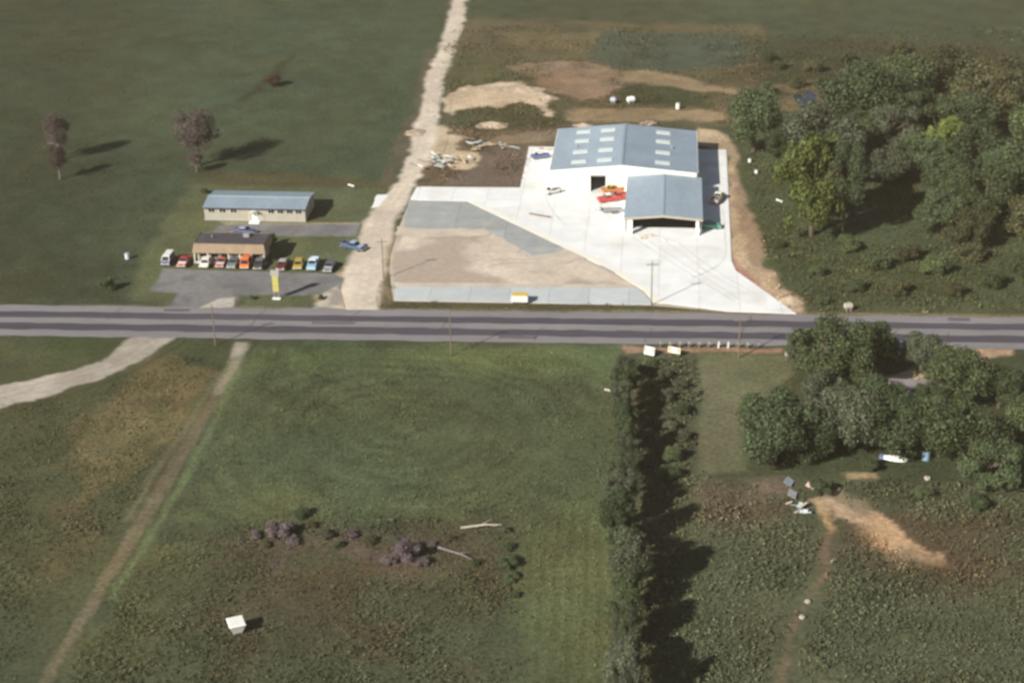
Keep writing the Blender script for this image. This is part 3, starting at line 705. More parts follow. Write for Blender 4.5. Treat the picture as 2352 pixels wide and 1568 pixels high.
# ------------------------------------------------------------------ plants as stuff: weeds, crop and rough grass
def tufts(name, label, cat, pts, density, size, keep=None, lean=0.75, tint=(1, 1, 1), rows=None, nb=4, wide=0.42, fade=4.0):
    P = poly(pts)
    lo, hi = P.min(0), P.max(0)
    N = int((hi[0] - lo[0]) * (hi[1] - lo[1]) * density * 1.35)
    X = rng.uniform(lo[0], hi[0], N); Y = rng.uniform(lo[1], hi[1], N)
    dd = sdf(X + (fbm(X, Y, .13) - .5) * 9, Y + (fbm(X + 50, Y, .13) - .5) * 9, P)
    k = np.clip(-dd / fade + .15, 0, 1) > rng.random(N)
    X, Y = X[k], Y[k]
    if keep is not None:
        k = keep(X, Y) > rng.random(len(X)); X, Y = X[k], Y[k]
    N = len(X)
    C = land_colour(X, Y) * np.array(tint) * rng.uniform(0.75, 1.55, (N, 1))
    sz = rng.uniform(size[0], size[1], N) * (0.3 + 1.0 * fbm(X, Y, 0.12, 4) + (rng.random(N) < .04) * .35)
    V = np.empty((N, nb, 4, 3))
    for b in range(nb):
        # small leaves at all angles through a low dome
        c = rng.normal(size=(N, 3)) * np.array([.34, .34, .0]) * sz[:, None] + np.stack([X, Y, sz * rng.uniform(.05, .8, N)], 1)
        nrm = rng.normal(size=(N, 3)) + np.array([0, 0, .7]); nrm /= np.linalg.norm(nrm, axis=1)[:, None]
        t = np.cross(nrm, rng.normal(size=(N, 3))); t /= np.linalg.norm(t, axis=1)[:, None]
        w = np.cross(nrm, t); k = (sz * wide * rng.uniform(.6, 1.3, N))[:, None]
        V[:, b, 0] = c - t * k * .8; V[:, b, 1] = c - w * k * .5; V[:, b, 2] = c + t * k; V[:, b, 3] = c + w * k * .5 - nrm * k * .2
    V = V.reshape(-1, 3)
    Q = np.arange(len(V)).reshape(-1, 4)
    me = bpy.data.meshes.new(name)
    fast_mesh(me, V, Q, np.repeat(C, nb * 4, 0))
    return tag(mesh_obj(name, me, None, M['tuft']), label, cat, kind='stuff')

def swirl(X, Y):
    c = G(930, 985)
    dx, dy = X - c.x, (Y - c.y)
    r = np.sqrt(dx * dx + (dy * 1.0) ** 2) + 3 * fbm(X, Y, .08)
    return np.clip(0.6 + 0.8 * (fbm(X, Y, .06) - .3) * np.sin(r * 1.5 + 4 * fbm(X, Y, .03)) + .6 * (fbm(X, Y, .3) - .5), 0, 1)
def rows(X, Y):
    return np.clip(0.55 + 0.55 * np.sin(X * 3.2 + 2 * fbm(X, Y, .05)), 0, 1)
tufts("field_crop", "green mown field of swirled crop below the highway", "crop", [(560, 796), (1430, 800), (1440, 1190), (1180, 1205), (380, 1240)], 11.0, (0.14, 0.38), swirl, nb=3)
tufts("row_crop", "strip of pale green crop in straight rows along the tree belt", "crop", [(1180, 1185), (1430, 1150), (1440, 1660), (1195, 1660)], 11.0, (0.18, 0.42), rows, nb=3)
tufts("brown_weeds", "brownish weeds and scrub around the white bin", "weeds", [(400, 1215), (620, 1180), (1190, 1190), (1205, 1680), (40, 1700), (180, 1450)], 6.5, (0.18, 0.55), lambda X, Y: np.clip(fbm(X, Y, .18) * 2.2 - .35, .15, 1), nb=4)
tufts("tan_weeds", "dry tan grass and weeds beside the mown path", "weeds", [(-60, 950), (160, 900), (300, 845), (380, 806), (510, 840), (380, 1040), (90, 1500), (-160, 1700)], 6.0, (0.16, 0.5), lambda X, Y: np.clip(fbm(X, Y, .2) * 2.2 - .4, .1, 1), nb=4)
tufts("scrub_weeds", "tall rough weeds covering the lower right corner", "weeds", [(1590, 1085), (1880, 1110), (2330, 1110), (2480, 1110), (2480, 1680), (1480, 1680), (1560, 1300)], 5.5, (0.22, 0.75), lambda X, Y: np.clip(fbm(X, Y, .15) * 2.4 - .45, .08, 1) * np.clip(pathd(X, Y, [(1890, 1150), (1905, 1240), (1850, 1400), (1790, 1570)]) / 2.5 - .3, 0, 1) * np.clip(pathd(X, Y, [(1900, 1150), (2000, 1190), (2140, 1285)]) / 4 - .4, 0, 1), nb=4)
tufts("belt_weeds", "rough scrub growing between the tree belt and the mown strip", "weeds", [(1445, 815), (1598, 815), (1605, 1090), (1560, 1300), (1500, 1680), (1430, 1680)], 5.0, (0.3, 0.9), lambda X, Y: np.clip(fbm(X, Y, .2) * 2 - .25, .2, 1), nb=4, fade=1.5)
tufts("meadow_grass", "rough green meadow beyond the left buildings", "grass", [(-150, -40), (1015, -40), (975, 170), (900, 400), (430, 415), (300, 690), (-150, 690)], 2.2, (0.14, 0.38), lambda X, Y: np.clip(fbm(X, Y, .1) * 2 - .3, .2, 1), nb=3)
tufts("verge_weeds", "rough weeds on the slope right of the concrete yard", "weeds", [(1705, 330), (1800, 320), (1900, 540), (2460, 540), (2460, 722), (1850, 720), (1765, 640), (1740, 540)], 4.0, (0.22, 0.75), lambda X, Y: np.clip(fbm(X, Y, .14) * 2.2 - .4, .1, 1), nb=4)
tufts("waste_weeds", "patchy weeds on the waste ground behind the white building", "weeds", [(1040, 60), (1760, 60), (1760, 290), (1300, 292), (1210, 335), (1190, 428), (1000, 425), (1020, 210)], 2.6, (0.25, 0.7), lambda X, Y: np.clip((fbm(X, Y, .1) - .40) * 6, 0, 1) * (land_colour(X, Y)[:, 0] < .2), nb=4)
tufts("wood_undergrowth", "rough undergrowth on the ground of the wood", "weeds", [(1700, 80), (2480, 60), (2480, 560), (1900, 560), (1780, 330), (1700, 250)], 1.6, (0.25, 0.8), lambda X, Y: np.clip(fbm(X, Y, .1) * 2.2 - .4, .1, 1), nb=4)
tufts("farmyard_grass", "rough grass between the farmstead trees", "grass", [(1850, 815), (2480, 805), (2480, 1110), (1730, 1095), (1735, 960)], 3.0, (0.14, 0.45), lambda X, Y: np.clip(fbm(X, Y, .14) * 2.2 - .4, .1, 1) * (land_colour(X, Y)[:, 0] < .2), nb=3)
tufts("ditch_grass", "dark grass in the ditch between the yard and the highway", "grass", [(870, 655), (900, 640), (908, 694), (1500, 705), (1660, 711), (1640, 716), (870, 710)], 6.0, (0.15, 0.4), None, nb=3, fade=.6)
tufts("roadside_grass", "strip of grass along the near edge of the highway", "grass", [(575, 790), (1430, 797), (1430, 808), (570, 803)], 6.0, (0.15, 0.35), None, nb=3, fade=.6)

# ------------------------------------------------------------------ trees
def crown_mesh(seed, nl=24, leaves=13000, size=0.036, flat=0.85, spread=0.68, lobe=(0.26, 0.42)):
    g = np.random.default_rng(seed)
    L = []
    while len(L) < nl:
        d = g.normal(size=3); d /= np.linalg.norm(d)
        r = spread * g.uniform(0.25, 1.0) ** 0.45
        p = d * r
        if p[2] < -0.55: continue
        L.append((p * np.array([1, 1, flat]), g.uniform(*lobe) * (1.2 - 0.5 * r / spread) * g.uniform(.7, 1.25)))
    c = np.array([a for a, b in L]); rr = np.array([b for a, b in L])
    k = g.choice(nl, leaves, p=rr ** 2 / (rr ** 2).sum())
    d = g.normal(size=(leaves, 3)); d /= np.linalg.norm(d, axis=1)[:, None]
    p = c[k] + d * rr[k][:, None] * (g.uniform(0.35, 1.12, leaves) ** 0.6)[:, None]
    nrm = d + g.normal(size=d.shape) * 0.55
    nrm /= np.linalg.norm(nrm, axis=1)[:, None]
    t = np.cross(nrm, g.normal(size=d.shape)); t /= np.linalg.norm(t, axis=1)[:, None]
    b = np.cross(nrm, t)
    s = (size * g.uniform(0.55, 1.3, leaves))[:, None]
    V = np.stack([p - t * s * .9, p - b * s * .55 + t * s * .1, p + t * s, p + b * s * .6 - nrm * s * .25], 1).reshape(-1, 3)
    me = bpy.data.meshes.new("crown")
    fast_mesh(me, V, np.arange(len(V)).reshape(-1, 4))
    me.materials.append(M['leaf_mid'])
    return me
CROWNS = [crown_mesh(100 + i, nl=18 + 4 * i, spread=0.66 + 0.05 * (i % 4), lobe=(0.17 + .02 * (i % 3), 0.42), flat=(0.75, 0.95, 1.1)[i % 3]) for i in range(8)]
BUSHES = [crown_mesh(200 + i, nl=12 + i, leaves=3600, size=0.06, flat=0.75, lobe=(0.32, 0.5)) for i in range(4)]
WILLOW = [crown_mesh(300 + i, nl=38, leaves=14000, size=0.034, flat=1.15, spread=0.78, lobe=(0.18, 0.3)) for i in range(2)]

def trunk_mesh(seed, reach=0.75):
    """unit trunk: base at z=-1, fork inside the crown"""
    g = random.Random(seed)
    mb = MB()
    mb.tube((0, 0, -1), (0.03, 0.02, -0.25), 0.06, 0.042, 8)
    for i in range(6):
        a = i * 1.05 + g.uniform(-.3, .3)
        e = (math.cos(a) * reach * g.uniform(.5, .9), math.sin(a) * reach * g.uniform(.5, .9), g.uniform(0.1, .6))
        mid = (e[0] * .45, e[1] * .45, e[2] * .3 - 0.05)
        mb.tube((0.03, 0.02, -0.27), mid, 0.04, 0.026, 6, False)
        mb.tube(mid, e, 0.026, 0.008, 5)
    return mb.mesh("trunk", M['bark'])
TRUNKS = [trunk_mesh(i) for i in range(3)]
def link_mat(o, mt):
    if o.data.materials and mt is not None:
        o.material_slots[0].link = 'OBJECT'; o.material_slots[0].material = mt
tree_n = [0]
def tree(name, px, py, rpx, hfac, mt, label, group=None, cat='tree', meshes=CROWNS, zs=0.9, trunk=True, base=0.25):
    """crown centre seen at px,py; crown radius in map pixels; hfac = height of the crown centre in crown radii"""
    i = tree_n[0]; tree_n[0] += 1
    if meshes is not BUSHES: rpx *= 1.16; hfac *= 0.86
    r = rpx / 11.0
    for _ in range(4):
        p = G(px, py, r * hfac)
        dist = math.sqrt(p.x ** 2 + p.y ** 2 + CAM_H ** 2)
        r = rpx * dist / F_PX
    hc = r * hfac
    root = empty(name, (p.x, p.y, 0), random.uniform(0, 6.28))
    c = mesh_obj("crown", meshes[i % len(meshes)], root)
    c.location = (0, 0, hc); c.scale = (r, r * random.uniform(.9, 1.1), r * zs)
    c.rotation_euler = (random.uniform(-.12, .12), random.uniform(-.12, .12), random.uniform(0, 6.28))
    link_mat(c, mt)
    if trunk:
        t = mesh_obj("trunk", TRUNKS[i % 3], root)
        t.location = (0, 0, hc); t.scale = (r, r, hc + 0.1)
    return tag(root, label, cat, group)

WG = "trees of the wood right of the yard"
for a in [
    ('broadleaf_tree', 1735, 262, 80, 1.1, 'leaf_dark', 'round dark green tree nearest the corner of the white building'),
    ('broadleaf_tree', 1795, 322, 42, 1.0, 'leaf_dark', 'small dark tree tucked right of the round tree behind the building'),
    ('broadleaf_tree', 1895, 325, 92, 1.15, 'leaf_grey', 'broad grey-green tree above the tall yellow-green tree'),
    ('broadleaf_tree', 1985, 215, 95, 1.1, 'leaf_dark', 'large dark tree behind the little pond'),
    ('broadleaf_tree', 2085, 190, 80, 1.0, 'leaf_mid', 'mid green tree at the top of the wood right of the pond'),
    ('broadleaf_tree', 2175, 170, 75, 1.0, 'leaf_brown', 'brownish tree at the top right of the wood'),
    ('broadleaf_tree', 2260, 210, 80, 1.0, 'leaf_brown', 'brown-green tree at the upper right edge of the picture'),
    ('broadleaf_tree', 2045, 292, 66, 1.0, 'leaf_grey', 'grey-green tree in the middle of the wood left of the yellow bush tree'),
    ('broadleaf_tree', 2170, 392, 66, 1.0, 'leaf_dark', 'dark tree below the bright yellow-green tree top'),
    ('broadleaf_tree', 2245, 335, 70, 1.0, 'leaf_dark', 'dark tree right of the yellow-topped tree'),
    ('broadleaf_tree', 2265, 450, 75, 0.95, 'leaf_mid', 'mid green tree on the right edge halfway down the wood'),
    ('broadleaf_tree', 2160, 480, 62, 0.95, 'leaf_dark', 'dark low tree at the lower right of the wood'),
    ('broadleaf_tree', 2390, 300, 85, 1.0, 'leaf_mid', 'tree beyond the right edge of the wood, upper one'),
    ('broadleaf_tree', 2390, 500, 80, 1.0, 'leaf_brown', 'tree beyond the right edge of the wood, lower one'),
    ('broadleaf_tree', 2030, 375, 52, 1.0, 'leaf_grey', 'grey-green tree at the upper edge of the deep shadow in the wood'),
    ('broadleaf_tree', 2110, 350, 58, 1.0, 'leaf_dark', 'dark tree left below the bright yellow-green tree top'),
    ('broadleaf_tree', 1965, 310, 62, 1.0, 'leaf_mid', 'green tree below the large dark tree by the pond'),
    ('broadleaf_tree', 2065, 255, 66, 1.0, 'leaf_dark', 'dark tree filling the middle of the upper wood'),
    ('broadleaf_tree', 2140, 255, 60, 1.0, 'leaf_mid', 'green tree just above the bright yellow-green tree top'),
    ('broadleaf_tree', 2225, 265, 66, 1.0, 'leaf_dark', 'dark tree above and right of the bright yellow-green tree top'),
    ('broadleaf_tree', 2200, 420, 60, 1.0, 'leaf_mid', 'green tree between the two dark trees of the lower wood'),
    ('broadleaf_tree', 2320, 395, 70, 1.0, 'leaf_dark', 'dark tree on the right edge in the middle of the wood'),
    ('broadleaf_tree', 2330, 190, 70, 1.0, 'leaf_brown', 'brownish tree outside the upper right edge of the wood'),
    ('broadleaf_tree', 2225, 520, 52, 0.9, 'leaf_brown', 'brownish low tree at the bottom right of the wood'),
]:
    tree(a[0], a[1], a[2], a[3], a[4], M[a[5]], a[6], WG)
tree('tall_tree', 1870, 420, 98, 1.3, M['leaf_yellow'], 'tall yellow-green tree casting the deepest shadow in the wood', WG, meshes=WILLOW, zs=1.25)
tree('tall_tree', 1945, 395, 62, 2.6, M['leaf_dark'], 'tall dark tree added behind the tall yellow-green tree to extend the shadow', WG, zs=1.3)  # extra tree, added so the deep shadow reaches further
tree('tall_tree', 2168, 318, 55, 1.3, M['leaf_yellow'], 'bright yellow-green tree top deep in the right of the wood', WG, meshes=WILLOW, zs=0.9)
BG = "bushes below the wood right of the yard"
for j, (x, y, r, mm) in enumerate([(1945, 560, 34, 'leaf_mid'), (2010, 600, 38, 'leaf_mid'), (2085, 580, 36, 'leaf_brown'), (2150, 610, 42, 'leaf_mid'), (2230, 580, 40, 'leaf_brown'), (2280, 640, 36, 'leaf_mid'),
                    (2060, 660, 34, 'leaf_brown'), (1965, 655, 30, 'leaf_mid'), (2190, 665, 30, 'leaf_brown'), (1880, 620, 26, 'leaf_mid'), (1890, 690, 20, 'leaf_mid'), (1790, 560, 22, 'leaf_mid'), (2350, 610, 40, 'leaf_mid')]):
    tree('scrub_bush', x, y, r, 0.5, M[mm], '%s bush from the left on the slope below the wood' % ['first', 'second', 'third', 'fourth', 'fifth', 'sixth', 'seventh', 'eighth', 'ninth', 'tenth', 'eleventh', 'twelfth', 'thirteenth'][sorted([1945, 2010, 2085, 2150, 2230, 2280, 2060, 1965, 2190, 1880, 1890, 1790, 2350]).index(x)], BG, 'bush', BUSHES, 0.8, True)
for j, (x, y, r, mm, lb) in enumerate([(1765, 130, 22, 'leaf_dark', 'dark clump of brush at the top left of the wood'), (1790, 150, 18, 'leaf_dark', 'smaller dark clump below the brush at the top of the wood'),
                    (1760, 205, 24, 'leaf_mid', 'green bush above the round dark tree'), (1830, 190, 24, 'leaf_brown', 'brownish bush left of the pond'), (1870, 150, 28, 'leaf_brown', 'brownish bush above the pond'),
                    (1940, 130, 26, 'leaf_brown', 'brownish bush above the large dark tree'), (2060, 110, 30, 'leaf_brown', 'brownish bush at the top edge of the wood')]):
    tree('scrub_bush', x, y, r, 0.5, M[mm], lb, 'brush at the top of the wood', 'bush', BUSHES, 0.8)

# farmstead trees below the highway on the right
FG = "trees around the farmhouse"
for a in [
    (1915, 800, 92, 1.1, 'leaf_mid', 'big green tree overlapping the near edge of the highway'),
    (2012, 785, 66, 1.15, 'leaf_mid', 'tree overlapping the highway right of the biggest roadside tree'),
    (1838, 790, 44, 1.1, 'leaf_grey', 'thin grey-green tree at the left end of the roadside trees'),
    (2130, 945, 50, 1.0, 'leaf_mid', 'tree closing the gap between farmhouse and the large right tree'),
    (2010, 905, 58, 1.1, 'leaf_dark', 'dark tree directly left of the farmhouse roof'),
    (1860, 1005, 60, 0.95, 'leaf_dark', 'dark tree between the round dark tree and the broad grey-green tree'),
    (1970, 855, 55, 1.0, 'leaf_mid', 'green tree below the roadside trees'),
    (2128, 908, 40, 1.2, 'leaf_dark', 'dark tree overhanging the right end of the farmhouse roof'),
    (2078, 985, 56, 1.0, 'leaf_mid', 'leafy tree standing right in front of the farmhouse wall'),
    (2120, 800, 58, 1.0, 'leaf_grey', 'rounded grey-green tree at the roadside above the farmhouse'),
    (1785, 975, 98, 0.95, 'leaf_dark', 'round dark tree beside the mown brown strip'),
    (1905, 905, 62, 1.1, 'leaf_grey', 'grey-green tree in the middle of the farmstead trees'),
    (1960, 955, 90, 1.0, 'leaf_grey', 'broad grey-green tree left of the farmhouse'),
    (2055, 975, 85, 1.0, 'leaf_dark', 'dark tree in front of the farmhouse'),
    (2205, 860, 78, 1.0, 'leaf_mid', 'green tree right of the farmhouse yard'),
    (2215, 990, 98, 0.95, 'leaf_mid', 'large green tree in the lower right of the farmstead'),
    (2275, 1060, 66, 0.9, 'leaf_dark', 'dark tree at the right edge below the farmstead'),
    (2300, 880, 60, 1.0, 'leaf_mid', 'tree at the right edge above the large farmstead tree'),
    (2400, 960, 80, 1.0, 'leaf_mid', 'tree beyond the right edge of the farmstead'),
]:
    tree('farmyard_tree', a[0], a[1], a[2], a[3], M[a[4]], a[5], FG)
for x, y, r, mm, lb in [(1888, 1118, 34, 'leaf_dark', 'dark bush beside the pale scrap sheets'), (2120, 1130, 26, 'leaf_mid', 'bush at the lower edge of the farmyard'), (2240, 1150, 34, 'leaf_dark', 'dark bush below the large farmstead tree'), (2000, 1065, 28, 'leaf_mid', 'small bush left of the white and blue boat')]:
    tree('farmyard_bush', x, y, r, 0.6, M[mm], lb, 'bushes around the farmyard', 'bush', BUSHES, 0.8)

# belt of trees casting the long dark shadow
nth = ['first', 'second', 'third', 'fourth', 'fifth', 'sixth', 'seventh', 'eighth', 'ninth', 'tenth', 'eleventh', 'twelfth', 'thirteenth', 'fourteenth', 'fifteenth']
yy = 838
nth += ['sixteenth', 'seventeenth', 'eighteenth', 'nineteenth', 'twentieth', 'twenty-first', 'twenty-second', 'twenty-third', 'twenty-fourth', 'twenty-fifth', 'twenty-sixth', 'twenty-seventh', 'twenty-eighth', 'twenty-ninth', 'thirtieth', 'thirty-first', 'thirty-second']
j = 0
while yy < 1600:
    big = 1.0 + 0.35 * min(1, max(0, (yy - 1000) / 200))
    rr = random.uniform(25, 36) * big
    tree('belt_tree', 1430 + random.uniform(-10, 10) + (yy - 850) * 0.012, yy, rr, random.uniform(1.9, 2.5), M[['leaf_grey', 'leaf_mid', 'leaf_grey', 'leaf_dark'][random.randrange(4)]],
         '%s tree from the highway in the belt beside the crop field' % nth[j], "belt of trees down the field edge", zs=random.uniform(0.9, 1.9))
    yy += rr * random.uniform(0.75, 1.2); j += 1
k = 0
SCRUB = []
for (x, y, r, mm) in [(1525, 858, 22, 'leaf_grey'), (1560, 880, 22, 'leaf_grey'), (1530, 910, 26, 'leaf_grey'), (1568, 940, 22, 'leaf_mid'), (1540, 975, 24, 'leaf_grey'), (1572, 1000, 22, 'leaf_grey'), (1545, 1040, 32, 'leaf_mid'), (1535, 1085, 30, 'leaf_dark'), (1470, 845, 22, 'leaf_mid'), (1500, 830, 16, 'leaf_mid')]:
    tree('scrub_bush', x, y, r, 0.6, M[mm], '%s bush from the highway in the scrub between tree belt and mown strip' % nth[sorted([858, 880, 910, 940, 975, 1000, 1040, 1085, 845, 830]).index(y)], 'scrub right of the tree belt', 'bush', BUSHES, 0.85)

# purple-grey leafless trees of the meadow
def bare_mesh(seed, lv=4):
    g = random.Random(seed); mb = MB()
    def br(p, d, L, r, n):
        e = p + d * L
        mb.tube(p, e, r, r * .65, 5 if n > 1 else 3, False)
        if n == 0: return
        for k in range(4 if n > 2 else 5):
            v = Vector((g.gauss(0, 1), g.gauss(0, 1), g.gauss(0.25, .7))).normalized()
            br(p + d * L * g.uniform(.55, 1), (d * 0.75 + v * 0.85).normalized(), L * g.uniform(.55, .8), r * .58, n - 1)
    br(Vector((0, 0, 0)), Vector((0.04, 0.02, 1)).normalized(), 0.34, 0.032, lv)
    return mb.mesh("branches", M['bark_pale'])
BARE = [bare_mesh(3), bare_mesh(8)]
TW = crown_mesh(401, nl=22, leaves=6500, size=0.03, spread=0.7, lobe=(0.25, 0.4))
def bare_tree(px, py, h, w, label, i=0, tw=True):
    p = G(px, py)
    root = empty('bare_tree', p, i * 1.7)
    b = mesh_obj('branches', BARE[i % 2], root); b.scale = (h * w, h * w, h)
    if tw:
        c = mesh_obj('twigs', TW, root); c.location = (0, 0, h * .55); c.scale = (h * .42 * w, h * .42 * w, h * .42); link_mat(c, M['twig'])
    return tag(root, label, 'tree', 'thin leafless trees in the meadow')
bare_tree(456, 380, 15.5, 1.1, 'large leafless purple-grey tree in the meadow behind the long building', 0)
bare_tree(452, 396, 6.0, 0.9, 'small leafless tree in front of the large bare tree', 1)
bare_tree(140, 368, 13.5, 0.7, 'leafless tree at the left edge of the meadow, upper of the two', 1)
bare_tree(138, 412, 9.5, 0.7, 'leafless tree at the left edge of the meadow, lower of the two', 0)
tree('rusty_bush', 622, 183, 26, 0.6, M['leaf_rust'], 'rusty brown bush far out in the green meadow', None, 'bush', BUSHES, 0.6)
tree('dark_bush', 246, 652, 26, 0.6, M['leaf_dark'], 'round dark bush on the lawn left of the parking lot', None, 'bush', BUSHES, 0.8)
tree('dark_bush', 470, 437, 12, 0.7, M['leaf_brown'], 'small dark bush at the left rear corner of the long building', None, 'bush', BUSHES, 0.8)
tree('dark_bush', 478, 545, 14, 1.0, M['leaf_brown'], 'dark bush behind the left end of the flat-roofed office', None, 'bush', BUSHES, 1.0)
tree('dark_bush', 626, 548, 15, 1.0, M['leaf_dark'], 'dark bush behind the right end of the flat-roofed office', None, 'bush', BUSHES, 1.0)
tree('hedge_shrub', 736, 682, 10, 0.6, M['leaf_dark'], 'low dark shrub at the right end of the roadside lawn island', None, 'bush', BUSHES, 0.7)
tree('hedge_shrub', 578, 682, 9, 0.6, M['leaf_dark'], 'low dark shrub at the left end of the roadside lawn island', None, 'bush', BUSHES, 0.7)
for j, (x, y, r, mm, lb) in enumerate([(640, 1215, 40, 'brush', 'purple-grey brush heap left of the middle in the weeds'), (935, 1265, 50, 'brush', 'purple-grey brush heap beside the fallen trunk'), (745, 1225, 24, 'leaf_grey', 'pale green shrub between the two brush heaps'),
                    (690, 1178, 26, 'leaf_dark', 'dark bush at the upper edge of the weeds'), (1165, 1290, 30, 'leaf_dark', 'dark bush at the corner of the row crop'), (1160, 1215, 16, 'leaf_grey', 'small pale shrub at the top of the row crop')]):
    tree('brush', x, y, r, 0.45, M[mm], lb, 'brush in the foreground weeds', 'bush', BUSHES, 0.6)
low = sorted([(585, 1228, 20, 'brush'), (612, 1250, 16, 'leaf_brown'), (672, 1240, 22, 'brush'), (715, 1205, 20, 'leaf_brown'), (775, 1250, 20, 'leaf_dark'), (808, 1225, 18, 'brush'), (850, 1240, 22, 'leaf_brown'), (893, 1285, 24, 'brush'),
       (965, 1290, 26, 'brush'), (905, 1240, 20, 'leaf_grey'), (990, 1250, 18, 'brush'), (1035, 1235, 18, 'leaf_brown'), (1090, 1290, 18, 'leaf_dark'), (1168, 1255, 22, 'leaf_dark'), (1175, 1325, 24, 'leaf_dark'), (1180, 1365, 18, 'leaf_mid')])
for j, (x, y, r, mm) in enumerate(low):
    tree('low_shrub', x, y, r, 0.3, M[mm], '%s low shrub from the left in the band of scrub below the crop field' % nth[j], 'band of low scrub below the crop field', 'bush', BUSHES, 0.5)

# ------------------------------------------------------------------ buildings
def shift(p, d):  # local building frame
    return p

# --- white steel shop with skylights
def ribbed_slope(x_eave, z_eave, x_ridge, z_ridge, y0, y1, pitch=0.9, rib=0.05, thick=0.12):
    """a roof slope whose ribs run from ridge to eave; local frame"""
    mb = MB()
    n = int((y1 - y0) / pitch)
    ys = []
    for i in range(n):
        a = y0 + (y1 - y0) * i / n; w = (y1 - y0) / n
        ys += [(a, 0), (a + w * .82, 0), (a + w * .87, rib), (a + w * .95, rib)]
    ys.append((y1, 0))
    V = []
    for y, d in ys:
        V += [(x_eave, y, z_eave + d), (x_ridge, y, z_ridge + d)]
    F = [(2 * i, 2 * i + 2, 2 * i + 3, 2 * i + 1) for i in range(len(ys) - 1)]
    mb.add(V, F)
    zl = -thick
    mb.add([(x_eave, y0, z_eave + zl), (x_ridge, y0, z_ridge + zl), (x_ridge, y1, z_ridge + zl), (x_eave, y1, z_eave + zl)], [(0, 1, 2, 3)])
    mb.add([(x_eave, y0, z_eave + zl), (x_eave, y1, z_eave + zl), (x_eave, y1, z_eave), (x_eave, y0, z_eave)], [(0, 1, 2, 3)])
    for y in (y0, y1):
        mb.add([(x_eave, y, z_eave + zl), (x_ridge, y, z_ridge + zl), (x_ridge, y, z_ridge), (x_eave, y, z_eave)], [(0, 1, 2, 3)])
    return mb

def place(root, fl, ang):
    root.location = fl; root.rotation_euler = (0, 0, ang)

BANG = R(-1.9)
p0 = G(1264.8, 389.4, 5.0)
shop = empty('steel_building', (p0.x, p0.y, 0), BANG)
tag(shop, 'large white steel building with blue-grey gable roof and twelve skylights', 'building')
W_, D_, HE, HR = 32.0, 27.9, 5.0, 6.5
RX = 15.6
rl = ribbed_slope(0 - 0.15, HE, RX, HR, -0.2, D_ + 0.2).build('roof', M['roof_blue'], shop)
rr_ = ribbed_slope(W_ + 0.15, HE, RX, HR, -0.2, D_ + 0.2).build('roof', M['roof_blue_dark'], shop)  # right slope: same metal in a darker tone
MB().prism([(-0.25, HR + 0.0), (D_ + .25, HR + 0.0), (D_ + .25, HR + .09), (-.25, HR + .09)], RX - .3, RX + .3).build('ridge_cap', M['roof_blue'], shop)
def roofz(x):
    return HE + (HR - HE) * (x / RX if x < RX else (W_ - x) / (W_ - RX))
rows_v = (0.115, 0.36, 0.63, 0.86)
for rf, xc in ((rl, 0.385 * RX), (rl, 0.75 * RX), (rr_, RX + (W_ - RX) * 0.54)):
    for v in rows_v:
        yc = v * D_ + 0.3; x0, x1 = xc - 1.65, xc + 1.65
        mb = MB()
        V = []
        for dz in (0.02, 0.14):
            V += [(x0, yc - 1.05, roofz(x0) + dz), (x1, yc - 1.05, roofz(x1) + dz), (x1, yc + 1.05, roofz(x1) + dz), (x0, yc + 1.05, roofz(x0) + dz)]
        mb.add(V, [(0, 3, 2, 1), (4, 5, 6, 7), (0, 1, 5, 4), (1, 2, 6, 5), (2, 3, 7, 6), (3, 0, 4, 7)])
        mb.build('skylight', M['skylight'], rf)
# walls, front one with the tall door opening
dx0, dx1, dh = 8.75, 12.15, 4.0
wall = MB()
wall.add([(0, 0, 0), (dx0, 0, 0), (dx0, 0, dh), (dx0, 0, roofz(dx0) - .13), (0, 0, HE - .13)], [(0, 1, 2, 3, 4)])
wall.add([(dx0, 0, dh), (dx1, 0, dh), (dx1, 0, roofz(dx1) - .13), (dx0, 0, roofz(dx0) - .13)], [(0, 1, 2, 3)])
wall.add([(dx1, 0, 0), (W_, 0, 0), (W_, 0, HE - .13), (RX, 0, HR - .13), (dx1, 0, roofz(dx1) - .13), (dx1, 0, dh)], [(0, 1, 2, 3, 4, 5)])
wall.add([(W_, 0, 0), (W_, D_, 0), (W_, D_, HE - .13), (W_, 0, HE - .13)], [(0, 1, 2, 3)])
wall.add([(0, D_, 0), (0, 0, 0), (0, 0, HE - .13), (0, D_, HE - .13)], [(0, 1, 2, 3)])
wall.add([(W_, D_, 0), (0, D_, 0), (0, D_, HE - .13), (RX, D_, HR - .13), (W_, D_, HE - .13)], [(0, 1, 2, 3, 4)])
ow = wall.build('wall', M['wall_white'], shop)
sm = ow.modifiers.new('thickness', 'SOLIDIFY'); sm.thickness = 0.14; sm.offset = 0.0
fr = MB().box(dx0 - .12, dx0 + .04, -.13, -.08, 0.1, dh + .1).box(dx1 - .04, dx1 + .12, -.13, -.08, 0.1, dh + .1).box(dx0 + .045, dx1 - .045, -.13, -.08, dh - .04, dh + .1)
fr.build('door_frame', M['trim_white'], shop)
MB().box(dx0 + .05, dx1 - .05, .15, .35, dh - .45, dh - .05).build('rolled_shutter', M['metal_grey'], shop)
pd = MB().box(13.4, 14.4, -.12, -.075, 0.12, 2.2).build('side_door', M['trim_white'], shop)
MB().box(14.2, 14.3, -.17, -.125, 1.1, 1.2).build('handle', M['metal_grey'], pd)
for xx in (0.3, W_ - .3):
    MB().tube((xx, -.14, .1), (xx, -.14, HE - .2), .05).build('downpipe', M['trim_white'], shop)
